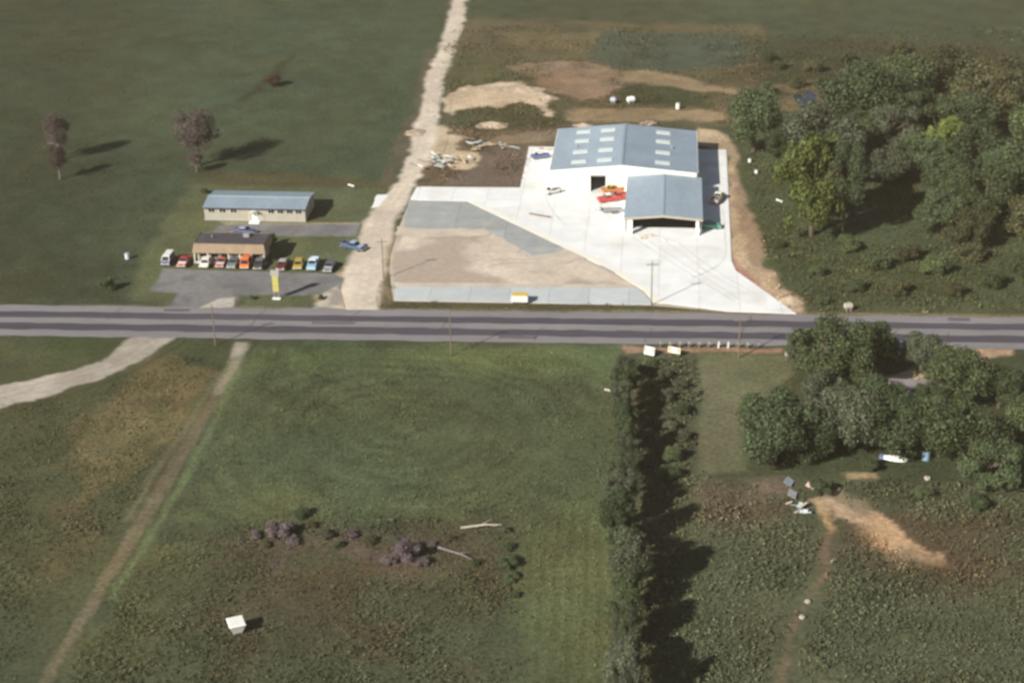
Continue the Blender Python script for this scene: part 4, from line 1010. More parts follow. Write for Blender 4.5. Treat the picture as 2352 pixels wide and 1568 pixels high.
for x0 in (-0.27,):
    MB().box(-.30, -.16, -.2, D_ + .2, HE - .16, HE - .02).build('gutter', M['trim_white'], shop)
    MB().box(W_ + .16, W_ + .30, -.2, D_ + .2, HE - .16, HE - .02).build('gutter', M['trim_white'], shop)
MB().prism([(-.22, -.02), (-.26, -.02), (-.26, .0), (-.22, .0)], 0, .01)
for xv in (5.0, 26.5):
    MB().tube((xv, 14, roofz(xv)), (xv, 14, roofz(xv) + .5), .18, .18, 8).tube((xv, 14, roofz(xv) + .5), (xv, 14, roofz(xv) + .7), .3, .05, 8).build('roof_vent', M['metal_grey'], shop)

# --- open-fronted canopy shed attached in front
pc = G(1434, 499.8, 3.9)
pr_ = G(1611.6, 508.0, 3.9)
shed = empty('canopy_shed', (pc.x, pc.y, 0), BANG)
tag(shed, 'open-fronted shed with blue-grey gable roof joined to the white steel building', 'shed')
SW, SD, SE_, SR = 16.0, 24.7, 3.9, 4.6
ribbed_slope(-.1, SE_, SW / 2, SR, 0, SD).build('roof', M['roof_blue'], shed)
ribbed_slope(SW + .1, SE_, SW / 2, SR, 0, SD).build('roof', M['roof_blue'], shed)
MB().box(SW / 2 - .22, SW / 2 + .22, -.05, SD - .02, SR, SR + .08).build('ridge_cap', M['roof_blue'], shed)
fz = MB(); fz.add([(-.1, -.06, SE_ - .5), (SW / 2, -.06, SR - .5), (SW + .1, -.06, SE_ - .5), (SW + .1, -.06, SE_ + .0), (SW / 2, -.06, SR + .0), (-.1, -.06, SE_ + .0)], [(0, 1, 4, 5), (1, 2, 3, 4)])
of = fz.build('fascia', M['wall_cream'], shed); sm = of.modifiers.new('t', 'SOLIDIFY'); sm.thickness = .08
MB().box(0.05, 0.2, 1.6, SD - .2, .02, SE_ - .13).build('wall', M['wall_white'], shed)
MB().box(SW - .2, SW - .05, 1.6, SD - .2, .02, SE_ - .13).build('wall', M['wall_white'], shed)
MB().box(.5, 1.7, .3, .7, .02, SE_ - .5).build('pier', M['wall_white'], shed)
MB().box(SW - 1.3, SW - .6, .3, .7, .02, SE_ - .5).build('pier', M['wall_white'], shed)
MB().box(.25, SW - .25, 4.5, SD - .3, .10, .13).build('floor', M['roof_dark'], shed)  # the shade inside the shed is put into this dark floor colour
MB().box(.25, SW - .25, SD - .5, SD - .35, .14, SE_ - .15).build('rear_shade_panel', M['dark_interior'], shed)  # added dark panel that paints shade over the rear wall
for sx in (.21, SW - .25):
    MB().box(sx, sx + .04, 1.7, SD - .5, .14, SE_ - .15).build('side_shade_panel', M['dark_interior'], shed)  # dark panels added so the inner side walls look shaded
for yq in (8.2, 16.2):
    MB().box(.6, SW - .6, yq, yq + .15, SE_ - .45, SE_ - .2).build('beam', M['metal_grey'], shed)

# --- long low building with blue-grey roof
pl_ = G(468, 475, 3.0)
LB = R(-1.7)
longb = empty('long_building', (pl_.x, pl_.y, 0), LB)
tag(longb, 'long low cream building with blue-grey metal roof and row of small windows', 'building')
LW, LD, LE, LR = 21.8, 9.6, 3.0, 3.7
def slope_x(y_e, z_e, y_r, z_r, x0, x1, pitch=0.6, rib=.04, thick=.1):
    s = ribbed_slope(y_e, z_e, y_r, z_r, x0, x1, pitch, rib, thick)
    s.v = [(b, a, c) for a, b, c in s.v]
    return s
slope_x(-.5, LE, LD / 2, LR, -.2, LW + .2).build('roof', M['roof_blue'], longb)
slope_x(LD + .4, LE, LD / 2, LR, -.2, LW + .2).build('roof', M['roof_blue'], longb)
MB().box(-.25, LW + .25, LD / 2 - .2, LD / 2 + .2, LR, LR + .07).build('ridge_cap', mat('pale_ridge', (.42, .48, .50), .5, .05), longb)
MB().box(-.2, LW + .2, -.58, -.505, LE - .16, LE + .0).build('fascia', M['roof_dark'], longb)
wm = MB()
wm.add([(0, 0, 0), (LW, 0, 0), (LW, 0, LE - .12), (0, 0, LE - .12)], [(0, 1, 2, 3)])
wm.add([(0, LD, 0), (LW, LD, 0), (LW, LD, LE - .12), (0, LD, LE - .12)], [(0, 1, 2, 3)])
for x in (0, LW):
    wm.add([(x, 0, 0), (x, LD, 0), (x, LD, LE - .12), (x, LD / 2, LR - .12), (x, 0, LE - .12)], [(0, 1, 2, 3, 4)])
wm.build('wall', M['wall_cream'], longb)
MB().box(-.1, LW + .1, -.1, 0.02, 0, .25).build('plinth', M['concrete_grey'], longb)
wx_ = [1.6, 4.0, 6.4, 14.5, 16.5, 18.5, 20.4]
for x in wx_:
    w = MB().box(x - .75, x + .75, -.05, .03, 1.75, 2.75).build('window', M['trim_white'], longb)
    MB().box(x - .66, x - .04, -.075, -.053, 1.83, 2.67).build('pane', M['glass'], w)
    MB().box(x + .04, x + .66, -.075, -.053, 1.83, 2.67).build('pane', M['glass'], w)
dr = MB().box(10.35, 11.55, -.06, .03, .1, 2.35).build('door', M['white'], longb)
MB().box(11.35, 11.43, -.12, -.065, 1.1, 1.2).build('handle', M['metal_grey'], dr)
aw = MB()
prof = [(math.cos(t) * .95 + 10.95, 2.1 + math.sin(t) * .55) for t in np.linspace(0, math.pi, 9)]
aw.add([(x, -1.5, z) for x, z in prof] + [(x, -.52, z) for x, z in prof], [(i, i + 1, 10 + i, 9 + i) for i in range(8)])
oa = aw.build('door_awning', M['white'], longb); sm = oa.modifiers.new('t', 'SOLIDIFY'); sm.thickness = .06
for x in (10.05, 11.85):
    MB().tube((x, -1.45, 0), (x, -1.45, 2.1), .04).build('awning_post', M['white'], longb)
MB().box(9.8, 12.1, -1.8, -.12, 0, .12).build('door_step', M['concrete'], longb)

# --- flat-roofed office behind the parked cars
po = G(441, 580, 2.3)
OFA = R(-1.5)
off = empty('office_building', (po.x, po.y, 0), OFA)
tag(off, 'flat-roofed office with dark roof and tan sloped fascia behind the parked cars', 'building')
OW, OD = 14.9, 7.2
mb = MB()   # mansard: tan sloped band round the roof
lo = [(0, 0, 2.3), (OW, 0, 2.3), (OW, OD, 2.3), (0, OD, 2.3)]
hi = [(.35, .55, 4.0), (OW - .35, .55, 4.0), (OW - .35, OD - .35, 4.0), (.35, OD - .35, 4.0)]
mb.add(lo + hi, [(0, 1, 5, 4), (1, 2, 6, 5), (2, 3, 7, 6), (3, 0, 4, 7)])
mb.add([(0, 0, 2.22), (OW, 0, 2.22), (OW, OD, 2.22), (0, OD, 2.22)] + lo, [(0, 1, 5, 4), (1, 2, 6, 5), (2, 3, 7, 6), (3, 0, 4, 7), (3, 2, 1, 0)])
mb.build('mansard', M['tan'], off)
rt = MB().box(.42, OW - .42, .62, OD - .42, 3.75, 3.93).build('flat_roof', M['roof_dark'], off)
MB().box(.36, OW - .36, .565, .70, 3.935, 4.05).build('parapet', M['tan'], off)
MB().box(9.5, 10.7, 4.6, 5.6, 3.94, 4.55).build('air_unit', M['metal_grey'], rt)
MB().tube((3.2, 4.2, 3.9), (3.2, 4.2, 4.5), .12).build('vent_pipe', M['metal_grey'], rt)
MB().add([(.7, 1.3, 0), (OW - .7, 1.3, 0), (OW - .7, OD - .7, 0), (.7, OD - .7, 0), (.7, 1.3, 2.24), (OW - .7, 1.3, 2.24), (OW - .7, OD - .7, 2.24), (.7, OD - .7, 2.24)],
         [(0, 1, 5, 4), (1, 2, 6, 5), (2, 3, 7, 6), (3, 0, 4, 7)]).build('wall', M['wall_cream'], off)
for x in (1.9, 4.2, 6.3, 10.6, 12.8):
    w = MB().box(x - .8, x + .8, 1.24, 1.32, .7, 1.95).build('window', M['trim_white'], off)
    MB().box(x - .7, x + .7, 1.20, 1.235, .8, 1.85).build('pane', M['glass'], w)
d_ = MB().box(7.9, 8.9, 1.24, 1.32, .03, 2.05).build('door', M['wood'], off)
MB().box(8.7, 8.78, 1.19, 1.235, 1.0, 1.1).build('handle', M['chrome'], d_)
for x in (.35, 3.1, 7.3, 9.6, 12.0, OW - .35):
    MB().box(x - .09, x + .09, .15, .33, 0.02, 2.2).build('porch_post', M['trim_white'], off)
MB().box(0, OW, .05, 1.2, 0, .07).build('walkway', M['concrete'], off)

# --- farmhouse among the trees
fh = G(2046, 948)
farm = empty('farmhouse', fh, R(-4))
tag(farm, 'small grey-roofed farmhouse half hidden by trees in the lower right', 'house')
FW, FD = 9.0, 7.0
MB().add([(0, 0, 0), (FW, 0, 0), (FW, FD, 0), (0, FD, 0), (0, 0, 2.7), (FW, 0, 2.7), (FW, FD, 2.7), (0, FD, 2.7)], [(0, 1, 5, 4), (1, 2, 6, 5), (2, 3, 7, 6), (3, 0, 4, 7)]).build('wall', M['wall_cream'], farm)
M['shingle'] = mat('grey_shingle', (0.17, 0.15, 0.15), .9, .15, .6, 5)
fr_ = slope_x(-.45, 2.6, FD / 2, 4.6, -.3, FW + .3, 0.5, .02, .1).build('roof', M['shingle'], farm)
slope_x(FD + .45, 2.6, FD / 2, 4.6, -.3, FW + .3, 0.5, .02, .1).build('roof', M['shingle'], farm)
for x in (.0, FW):
    MB().add([(x, 0, 2.7), (x, FD, 2.7), (x, FD / 2, 4.45)], [(0, 1, 2)]).build('gable', M['wall_cream'], farm)
MB().box(6.3, 7.0, 3.2, 3.9, 4.2, 5.5).build('chimney', M['tan'], fr_)
for x in (1.8, 6.6):
    w = MB().box(x - .6, x + .6, -.06, .03, 1.0, 2.2).build('window', M['trim_white'], farm)
    MB().box(x - .5, x + .5, -.09, -.065, 1.1, 2.1).build('pane', M['glass'], w)
d_ = MB().box(3.9, 4.9, -.06, .03, .05, 2.15).build('door', M['wood'], farm)
MB().box(4.7, 4.78, -.12, -.065, 1.05, 1.15).build('handle', M['chrome'], d_)

# ------------------------------------------------------------------ vehicles
def wheel_mesh():
    t = MB().tube((-.1, 0, 0), (.1, 0, 0), .33, .33, 14).mesh('wheel', M['tyre'])
    r = MB().tube((-.115, 0, 0), (.115, 0, 0), .19, .19, 10).mesh('rim', M['rim'])
    return t, r
WHEEL, RIM = wheel_mesh()
_paints = {}
def pcol(c):
    if c not in _paints: _paints[c] = paint('car_paint_%d' % len(_paints), c)
    return _paints[c]
def bevel(o, w=.06, s=2):
    b = o.modifiers.new('bevel', 'BEVEL'); b.width = w; b.segments = s; b.limit_method = 'ANGLE'; b.angle_limit = R(30)
    for p in o.data.polygons: p.use_smooth = False
    return o
def vehicle(name, px, py, heading, body, roof, kind, label, cat, group=None, L=4.9, hood=None, bed=None):
    """front points to local -y; heading 0 = facing the camera side"""
    p = G(px, py)
    root = empty(name, (p.x, p.y, GROUNDZ.get(name, 0.09)), heading)
    tag(root, label, cat, group)
    w = .92; h = L / 2
    B, Rf = pcol(body), pcol(roof)
    if kind == 'sedan':
        prof = [(-h, .42), (-h + .05, .78), (-h + .25, .86), (-h + 1.45, .96), (h - 1.1, .96), (h - .15, .88), (h, .72), (h, .40), (h - .4, .28), (-h + .4, .28)]
        cab = (-h + 1.35, h - .95, -h + 2.0, h - 1.55, .94, 1.40)
    elif kind == 'beetle':
        prof = [(-h, .40), (-h + .1, .68), (-h + .5, .88), (-h + 1.15, .95), (h - .9, .95), (h - .3, .80), (h, .50), (h - .3, .28), (-h + .3, .28)]
        cab = (-h + 1.0, h - .5, -h + 1.45, h - 1.2, .93, 1.48)
    elif kind == 'van':
        prof = [(-h, .42), (-h + .02, .95), (-h + .25, 1.12), (h, 1.12), (h, .40), (h - .4, .3), (-h + .4, .3)]
        cab = (-h + .25, h - .02, -h + .75, h - .12, 1.10, 1.92)
    else:  # pickup
        prof = [(-h, .48), (-h + .04, .95), (-h + .3, 1.02), (-h + 1.5, 1.06), (h, 1.06), (h, .46), (h - .4, .36), (-h + .4, .36)]
        cab = (-h + 1.4, -h + 3.1, -h + 1.85, -h + 2.95, 1.04, 1.70)
    bo = bevel(MB().prism(prof, -w, w).build('body', B, root), .09, 2)
    y0, y1, t0, t1, zb, zt = cab
    wi, wt = w - .06, w - .2
    # glasshouse: pillars/roof solid with recessed panes
    V = [(-wi, y0, zb), (wi, y0, zb), (wi, y1, zb), (-wi, y1, zb), (-wt, t0, zt), (wt, t0, zt), (wt, t1, zt), (-wt, t1, zt)]
    cb = MB().add(V, [(0, 3, 2, 1), (4, 5, 6, 7), (0, 1, 5, 4), (1, 2, 6, 5), (2, 3, 7, 6), (3, 0, 4, 7)]).build('cabin', B if kind != 'van' else Rf, root)
    ro = bevel(MB().box(-wt - .03, wt + .03, t0 - .06, t1 + .06, zt - .03, zt + .07, .05).build('roof', Rf, root), .03, 2)
    def pane(nm, a, b, c, d, off):
        mb = MB()
        P = [Vector(x) for x in (a, b, c, d)]
        cen = sum(P, Vector()) / 4
        n = (P[1] - P[0]).cross(P[3] - P[0]).normalized()
        if n.dot(cen - Vector((0, (y0 + y1) / 2, (zb + zt) / 2))) < 0: n = -n
        Q = [cen + (x - cen) * off + n * .012 for x in P]
        mb.add(Q + [x - n * .008 for x in Q], [(0, 1, 2, 3), (4, 5, 6, 7), (0, 1, 5, 4), (1, 2, 6, 5), (2, 3, 7, 6), (3, 0, 4, 7)])
        return mb.build(nm, M['glass'], root)
    pane('windscreen', V[0], V[1], V[5], V[4], .88)
    pane('rear_window', V[3], V[2], V[6], V[7], .86)
    pane('side_window', V[1], V[2], V[6], V[5], .84)
    pane('side_window', V[0], V[3], V[7], V[4], .84)
    if hood:
        MB().add([(-w + .12, -h + .3, .89 + (.16 if kind == 'pickup' else 0)), (w - .12, -h + .3, .89 + (.16 if kind == 'pickup' else 0)), (w - .12, -h + 1.35, .975 + (.11 if kind == 'pickup' else 0)), (-w + .12, -h + 1.35, .975 + (.11 if kind == 'pickup' else 0))], [(0, 1, 2, 3)]).build('bonnet', pcol(hood), root)
    if kind == 'pickup':
        MB().box(-w + .14, w - .14, -h + 3.25, h - .12, 1.063, 1.075).build('cargo_bed', pcol(bed) if bed else M['dark_interior'], root)
        for sx in (-1, 1):
            x = sx * (w - .06)
            MB().box(x - .05, x + .05, -h + 3.2, h - .03, 1.05, 1.28).build('bed_side', B, root)
        MB().box(-w + .1, w - .1, h - .08, h - .02, 1.05, 1.28).build('tailgate', B, root)
    bevel(MB().box(-w - .02, w + .02, -h - .12, -h + .06, .40, .58).build('bumper', M['chrome'], root), .04)
    bevel(MB().box(-w - .02, w + .02, h - .06, h + .12, .40, .58).build('bumper', M['chrome'], root), .04)
    for sx in (-1, 1):
        MB().tube((sx * .62, -h - .02, .70), (sx * .62, -h + .12, .70), .10, .10, 10).build('headlight', M['lamp'], root)
        MB().box(sx * .68 - .13, sx * .68 + .13, h - .03, h + .03, .66, .80).build('tail_light', M['tail'], root)
        for yy_ in (-h + .85, h - .95):
            wo = mesh_obj('wheel', WHEEL, root); wo.location = (sx * (w - .08), yy_, .33)
            ri = mesh_obj('rim', RIM, wo)
    return root
GROUNDZ = {'parked_car': 0.022, 'parked_van': 0.022, 'parked_pickup': 0.022, 'yard_pickup': 0.09, 'yard_car': 0.09, 'yard_truck': 0.09, 'drive_pickup': 0.016}
CG = "cars parked nose-out in front of the office"
ca_ = R(-1.5)
cars = [
    ('parked_van', 387, 603, 'van', (0.06, 0.085, 0.19), (0.78, 0.78, 0.72), 'blue van with white roof, leftmost in the office parking row', 'van', 4.3, None),
    ('parked_car', 424, 606, 'sedan', (0.42, 0.035, 0.02), (0.36, 0.03, 0.02), 'red car with white bonnet next to the blue and white van', 'car', 4.8, (0.75, 0.73, 0.68)),
    ('parked_car', 474, 609, 'beetle', (0.74, 0.72, 0.62), (0.78, 0.76, 0.66), 'cream white car parked alone right of the red car', 'car', 4.3, None),
    ('parked_car', 510, 608, 'sedan', (0.36, 0.05, 0.03), (0.42, 0.09, 0.04), 'small red car with pale bonnet in front of the office windows', 'car', 4.4, (0.6, 0.57, 0.53)),
    ('parked_car', 537, 609, 'sedan', (0.16, 0.20, 0.21), (0.10, 0.12, 0.13), 'grey-green car left of the bright orange van', 'car', 4.8, None),
    ('parked_van', 567, 610, 'van', (0.80, 0.17, 0.03), (0.78, 0.16, 0.03), 'bright orange van in the middle of the parking row', 'van', 4.7, None),
    ('parked_car', 597, 611, 'sedan', (0.05, 0.045, 0.05), (0.16, 0.15, 0.15), 'black car with bright bumper right of the orange van', 'car', 5.0, None),
    ('parked_car', 650, 613, 'sedan', (0.13, 0.015, 0.02), (0.42, 0.38, 0.35), 'dark maroon car with pale roof behind the yellow sign', 'car', 5.0, None),
    ('parked_car', 687, 612, 'beetle', (0.40, 0.27, 0.035), (0.44, 0.31, 0.05), 'mustard yellow car between the maroon car and the blue and white pickup', 'car', 4.5, None),
    ('parked_pickup', 719, 613, 'pickup', (0.30, 0.50, 0.68), (0.80, 0.80, 0.78), 'pale blue pickup with white roof near the end of the row', 'pickup', 5.0, None),
    ('parked_car', 758, 617, 'sedan', (0.09, 0.095, 0.13), (0.10, 0.105, 0.15), 'dark blue-grey car at the right end of the row', 'car', 4.9, (0.42, 0.42, 0.42)),
]
for nm, x, y, kd, b, r, lb, ct, L, hd in cars:
    o = vehicle(nm, x, y, ca_ + R(random.uniform(-3, 3)), b, r, kd, lb, ct, CG, L, hd, bed=(0.8, 0.8, .78) if kd == 'pickup' else None)
vehicle('drive_pickup', 812, 572, R(62), (0.075, 0.12, 0.22), (0.33, 0.46, 0.58), 'pickup', 'blue pickup standing on the edge of the dirt road beside the lawn', 'pickup', None, 5.2, (0.36, 0.47, 0.55))
vehicle('parked_car', 562, 536, R(78), (0.07, 0.09, 0.17), (0.30, 0.33, 0.42), 'sedan', 'dark blue car on the drive behind the office', 'car', None, 4.8)
# in the yard
vehicle('yard_car', 1270, 444, R(125), (0.75, 0.74, 0.70), (0.78, 0.77, 0.74), 'sedan', 'white and blue car on the concrete left of the tall door', 'car', None, 4.6, (0.07, 0.14, 0.34))
vehicle('yard_car', 1242, 364, R(110), (0.10, 0.14, 0.28), (0.74, 0.73, 0.70), 'sedan', 'blue car with white roof beside the left wall of the steel building', 'car', None, 4.5)
vehicle('yard_pickup', 1397, 463, R(-70), (0.55, 0.05, 0.045), (0.80, 0.78, 0.74), 'pickup', 'red pickup with white roof nearest the tall door', 'pickup', None, 4.9, None, (0.75, 0.73, .68))
vehicle('yard_pickup', 1421, 458, R(-75), (0.52, 0.045, 0.035), (0.50, 0.04, 0.035), 'pickup', 'red pickup against the wall of the open-fronted shed', 'pickup', None, 4.8, None, (0.35, 0.03, .03))
vehicle('yard_truck', 1408, 442, R(-68), (0.50, 0.20, 0.045), (0.50, 0.36, 0.07), 'pickup', 'orange and yellow truck behind the red pickups', 'truck', None, 5.4, None, (0.52, 0.42, .08))
vehicle('yard_truck', 1648, 462, R(160), (0.52, 0.43, 0.31), (0.72, 0.68, 0.58), 'pickup', 'tan truck with dark load at the edge of the building shadow', 'truck', None, 6.0, None, (0.03, 0.035, .08))
vehicle('yard_car', 1630, 524, R(85), (0.10, 0.36, 0.28), (0.07, 0.20, 0.16), 'sedan', 'green car in the shadow beside the open-fronted shed', 'car', None, 4.7)
# flat trailer beside the shed
tp = G(1404, 488)
tr_ = empty('flat_trailer', (tp.x, tp.y, .09), R(8)); tag(tr_, 'grey flat trailer on the concrete beside the red pickups', 'trailer')
MB().box(-2.4, 2.4, -1.0, 1.0, .55, .72).build('deck', M['metal_grey'], tr_)
MB().box(-2.4, -2.3, -1, 1, .725, 1.2).build('headboard', M['metal_grey'], tr_)
MB().tube((-3.6, 0, .55), (-2.4, 0, .6), .06).build('drawbar', M['metal_grey'], tr_)
for sy in (-1, 1):
    for xx in (.2, 1.0):
        wo = mesh_obj('wheel', WHEEL, tr_); wo.location = (xx, sy * 1.12, .33); wo.rotation_euler = (0, 0, R(90)); mesh_obj('rim', RIM, wo)
# portable sign box at the kerb of the yard
sp = G(1194, 697)
ps = empty('portable_sign', (sp.x, sp.y, .09), R(-1.5)); tag(ps, 'white and yellow portable sign box at the road edge of the yard', 'sign')
bevel(MB().box(-1.55, 1.55, -.45, .45, .35, 1.55).build('cabinet', M['white'], ps), .05)
bevel(MB().box(-1.45, 1.45, -.4, 1.2, 1.56, 1.72).build('top_panel', paint('yellow_panel', (0.68, 0.46, 0.10), .5), ps), .04)
for sx in (-1.2, 1.2):
    MB().box(sx - .06, sx + .06, .9, 1.0, .0, 1.55).build('leg', M['metal_grey'], ps)
    wo = mesh_obj('wheel', WHEEL, ps); wo.location = (sx, 0, .33); mesh_obj('rim', RIM, wo)

# ------------------------------------------------------------------ signs, poles, posts
sg = G(636, 686)
sign = empty('pole_sign', sg, R(-6)); tag(sign, 'tall narrow yellow pole sign on the roadside lawn island', 'sign')
for sx in (-.42, .42):
    MB().tube((sx, 0, 0), (sx, 0, 5.3), .07, .07, 8).build('pole', M['metal_grey'], sign)
for z0, z1, w in ((1.5, 2.55, .62), (2.6, 3.65, .62), (3.7, 4.75, .62)):
    bevel(MB().box(-w, w, -.2, .2, z0, z1).build('sign_panel', M['sign_yellow'], sign), .04)
bevel(MB().box(-.85, .85, -.22, .22, 4.8, 5.9).build('top_panel', paint('grey_panel', (0.36, 0.34, 0.32), .5), sign), .04)
MB().box(-.8, .8, -.4, .4, -.02, .18).build('footing', M['concrete'], sign)

def utility_pole(px, py, h, label, rz=0.0, arm=True):
    p = G(px, py)
    r = empty('utility_pole', p, rz); tag(r, label, 'pole', 'utility poles along the highway')
    MB().tube((0, 0, -.1), (0, 0, h), .12, .08, 9).build('pole', M['wood'], r)
    if arm:
        a = MB().box(-1.1, 1.1, -.17, -.08, h - .75, h - .62).build('crossarm', M['wood'], r)
        for sx in (-1, -.45, .45, 1):
            MB().tube((sx, -.125, h - .62), (sx, -.125, h - .42), .05, .035, 7).build('insulator', M['metal_grey'], a)
utility_pole(1496, 701, 9.0, 'thin pole standing at the lower corner of the concrete yard', R(4), True)
utility_pole(1036, 816, 8.5, 'utility pole on the near side of the highway above the crop field', R(4))
utility_pole(1696, 822, 8.0, 'utility pole beside the short posts on the near roadside', R(4))
utility_pole(495, 792, 8.0, 'utility pole where the mown path meets the highway', R(4))
utility_pole(881, 640, 8.5, 'utility pole on the bank between dirt road and yard', R(10))

for j, x in enumerate(np.linspace(1516, 1739, 11)):
    p = G(x, 796.5 + (x - 1516) * .012)
    r = empty('roadside_post', p, R(random.uniform(-8, 8)))
    tag(r, '%s of the short posts from the left along the near roadside' % nth[j], 'post', 'short posts along the near roadside')
    o = MB().box(-.13, .13, -.13, .13, -.05, 1.15).build('post', M['wood'] if j not in (6, 7) else M['white'], r)
    o.rotation_euler = (R(random.uniform(-4, 4)), R(random.uniform(-6, 6)), 0)
    MB().box(-.14, .14, -.14, .14, .9, 1.02).build('reflector_band', M['trim_white'], o)

def board_sign(name, px, py, rz, w, h, zc, mt, label):
    p = G(px, py)
    r = empty(name, p, rz); tag(r, label, 'sign', 'white boards at the top of the tree belt')
    for sx in (-w * .35, w * .35):
        MB().box(sx - .05, sx + .05, .06, .16, -.05, zc + h / 2 - .1).build('post', M['wood'], r)
    b = bevel(MB().box(-w / 2, w / 2, -.05, .05, zc - h / 2, zc + h / 2).build('board', mt, r), .02)
    b.rotation_euler = (R(-14), 0, 0)
board_sign('roadside_board', 1490, 818, R(-28), 2.0, 1.5, 1.0, M['white'], 'white roadside board, left of the two at the top of the tree belt')
board_sign('roadside_board', 1547, 818, R(-24), 2.3, 1.1, 1.1, paint('cream_board', (.74, .70, .52), .5), 'cream roadside board, right of the two at the top of the tree belt')
p = G(1806, 828); r = empty('mailbox', p, R(10)); tag(r, 'white mailbox on a post left of the roadside trees', 'mailbox')
MB().box(-.06, .06, -.06, .06, -.05, 1.1).build('post', M['wood'], r)
mbx = MB(); pr8 = [(.22 * math.cos(t), 1.32 + .2 * math.sin(t)) for t in np.linspace(0, math.pi, 7)] + [(-.22, 1.1), (.22, 1.1)]
mbx.add([(x, -.35, z) for x, z in pr8] + [(x, .35, z) for x, z in pr8], [tuple(range(8, -1, -1)), tuple(range(9, 18))] + [(i, (i + 1) % 9, 9 + (i + 1) % 9, 9 + i) for i in range(9)])
mbx.build('box', M['white'], r)

# ------------------------------------------------------------------ small things lying about
# white bin in the foreground weeds
p = G(545, 1452)
b = empty('feed_bin', p, R(24)); tag(b, 'white metal bin standing in the foreground weeds', 'bin')
bn = MB(); bn.add([(-.6, -.6, .25), (.6, -.6, .25), (.6, .6, .25), (-.6, .6, .25), (-1.05, -1.05, 1.6), (1.05, -1.05, 1.6), (1.05, 1.05, 1.75), (-1.05, 1.05, 1.75)], [(0, 3, 2, 1), (4, 5, 6, 7), (0, 1, 5, 4), (1, 2, 6, 5), (2, 3, 7, 6), (3, 0, 4, 7)])
bevel(bn.build('hopper', M['white'], b), .04)
ld = MB(); ld.add([(-1.15, -1.15, 1.63), (1.15, -1.15, 1.63), (1.15, 1.15, 1.79), (-1.15, 1.15, 1.79), (-1.0, -1.0, 1.80), (1.0, -1.0, 1.80), (1.0, 1.0, 1.95), (-1.0, 1.0, 1.95)], [(0, 3, 2, 1), (4, 5, 6, 7), (0, 1, 5, 4), (1, 2, 6, 5), (2, 3, 7, 6), (3, 0, 4, 7)])
bevel(ld.build('lid', M['white'], b), .03)
for sx in (-.55, .55):
    for sy in (-.55, .55):
        MB().tube((sx, sy, -.1), (sx, sy, .3), .05).build('leg', M['metal_grey'], b)

def mound(name, px, py, rx, ry, h, label, mt=None, rz=0.0, cat='dirt pile'):
    p = G(px, py)
    n = 40; V = [(0, 0, h * .6)]; F = []; rings = 12
    for k in range(1, rings + 1):
        t = k / rings
        for i in range(n):
            a = 2 * math.pi * i / n
            ux, uy = math.cos(a), math.sin(a)
            jr = .7 + .6 * float(fbm(np.array([ux * 1.3 + px]), np.array([uy * 1.3 + py]), 1.0, 3)[0])
            x, y = rx * t * jr * ux, ry * t * jr * uy
            nz = float(fbm(np.array([x + px]), np.array([y + py]), .8, 4)[0])
            V.append((x, y, h * .7 * (1 - t) ** 1.2 * (.35 + 1.1 * nz) - .1 * t * t - .02))
    F += [(0, 1 + i, 1 + (i + 1) % n) for i in range(n)]
    for k in range(rings - 1):
        for i in range(n):
            a = 1 + k * n
            F.append((a + i, a + n + i, a + n + (i + 1) % n, a + (i + 1) % n))
    o = MB().add(V, F).build(name, mt or M['pile_dirt'], None)
    o.location = p; o.rotation_euler = (0, 0, rz)
    return tag(o, label, cat)
PG = "spoil heaps on the waste ground"
for a in [(1130, 288, 4.5, 3.2, 1.6, 'reddish soil heap on the waste ground left of the steel building'), (1205, 205, 6.0, 3.5, 1.3, 'pale soil heap on the curving spur track'), (1255, 225, 3.5, 3.0, 1.4, 'pale soil heap at the end of the spur track'),
          (1340, 288, 3.0, 1.6, .9, 'small soil heap behind the left roof of the steel building'), (1488, 283, 2.6, 1.6, 1.0, 'pale soil heap behind the ridge of the steel building'), (1815, 690, 3.2, 2.6, 1.3, 'soil heap at the road end of the dirt bank'),
          (955, 305, 3.0, 4.0, .9, 'pale soil heap on the left shoulder of the dirt road')]:
    tag(mound('soil_heap', *a), group=PG)

def boards(name, px, py, n, ext, cols, label, L=(1.0, 3.0), rz=-.5, hmax=1.0):
    p = G(px, py)
    root = empty(name, p, rz); tag(root, label, 'debris')
    mats = [paint('debris_%s_%d' % (name, int(px) + i), c, .7) for i, c in enumerate(cols)]
    for i in range(n):
        x, y = random.gauss(0, ext[0]), random.gauss(0, ext[1])
        l = random.uniform(*L); w = random.uniform(.2, .7)
        o = MB().box(-l / 2, l / 2, -w / 2, w / 2, -.03, .03).build('board', mats[i % len(mats)], root)
        o.location = (x, y, random.uniform(.1, hmax)); o.rotation_euler = (R(random.uniform(-25, 25)), R(random.uniform(-20, 20)), random.gauss(0, .5))
    return root
W1, TEAL, TAN = (0.72, 0.70, 0.64), (0.40, 0.50, 0.47), (0.55, 0.40, 0.25)
boards('debris_heap', 1012, 377, 46, (2.6, 3.4), [W1, TEAL, W1, TAN, (.3, .27, .24)], 'heap of white and teal boards right of the dirt road', hmax=1.3)
boards('debris_heap', 1092, 337, 16, (2.0, 1.8), [W1, TEAL, TAN], 'small heap of white boards beside the pale dirt fan')
boards('debris_heap', 1150, 335, 12, (2.4, 1.2), [(.45, .45, .42), TAN, TEAL], 'grey scattered boards left of the yard corner', hmax=.5)
boards('debris_heap', 1440, 455, 6, (.6, .8), [TAN, (.5, .45, .15), W1], 'few planks leaning beside the shed wall', hmax=.8)
boards('debris_heap', 1502, 548, 8, (1.4, 1.0), [(.62, .40, .26), (.66, .5, .36), W1], 'orange-brown boards on the concrete in front of the shed', (0.6, 1.8), 0, .25)
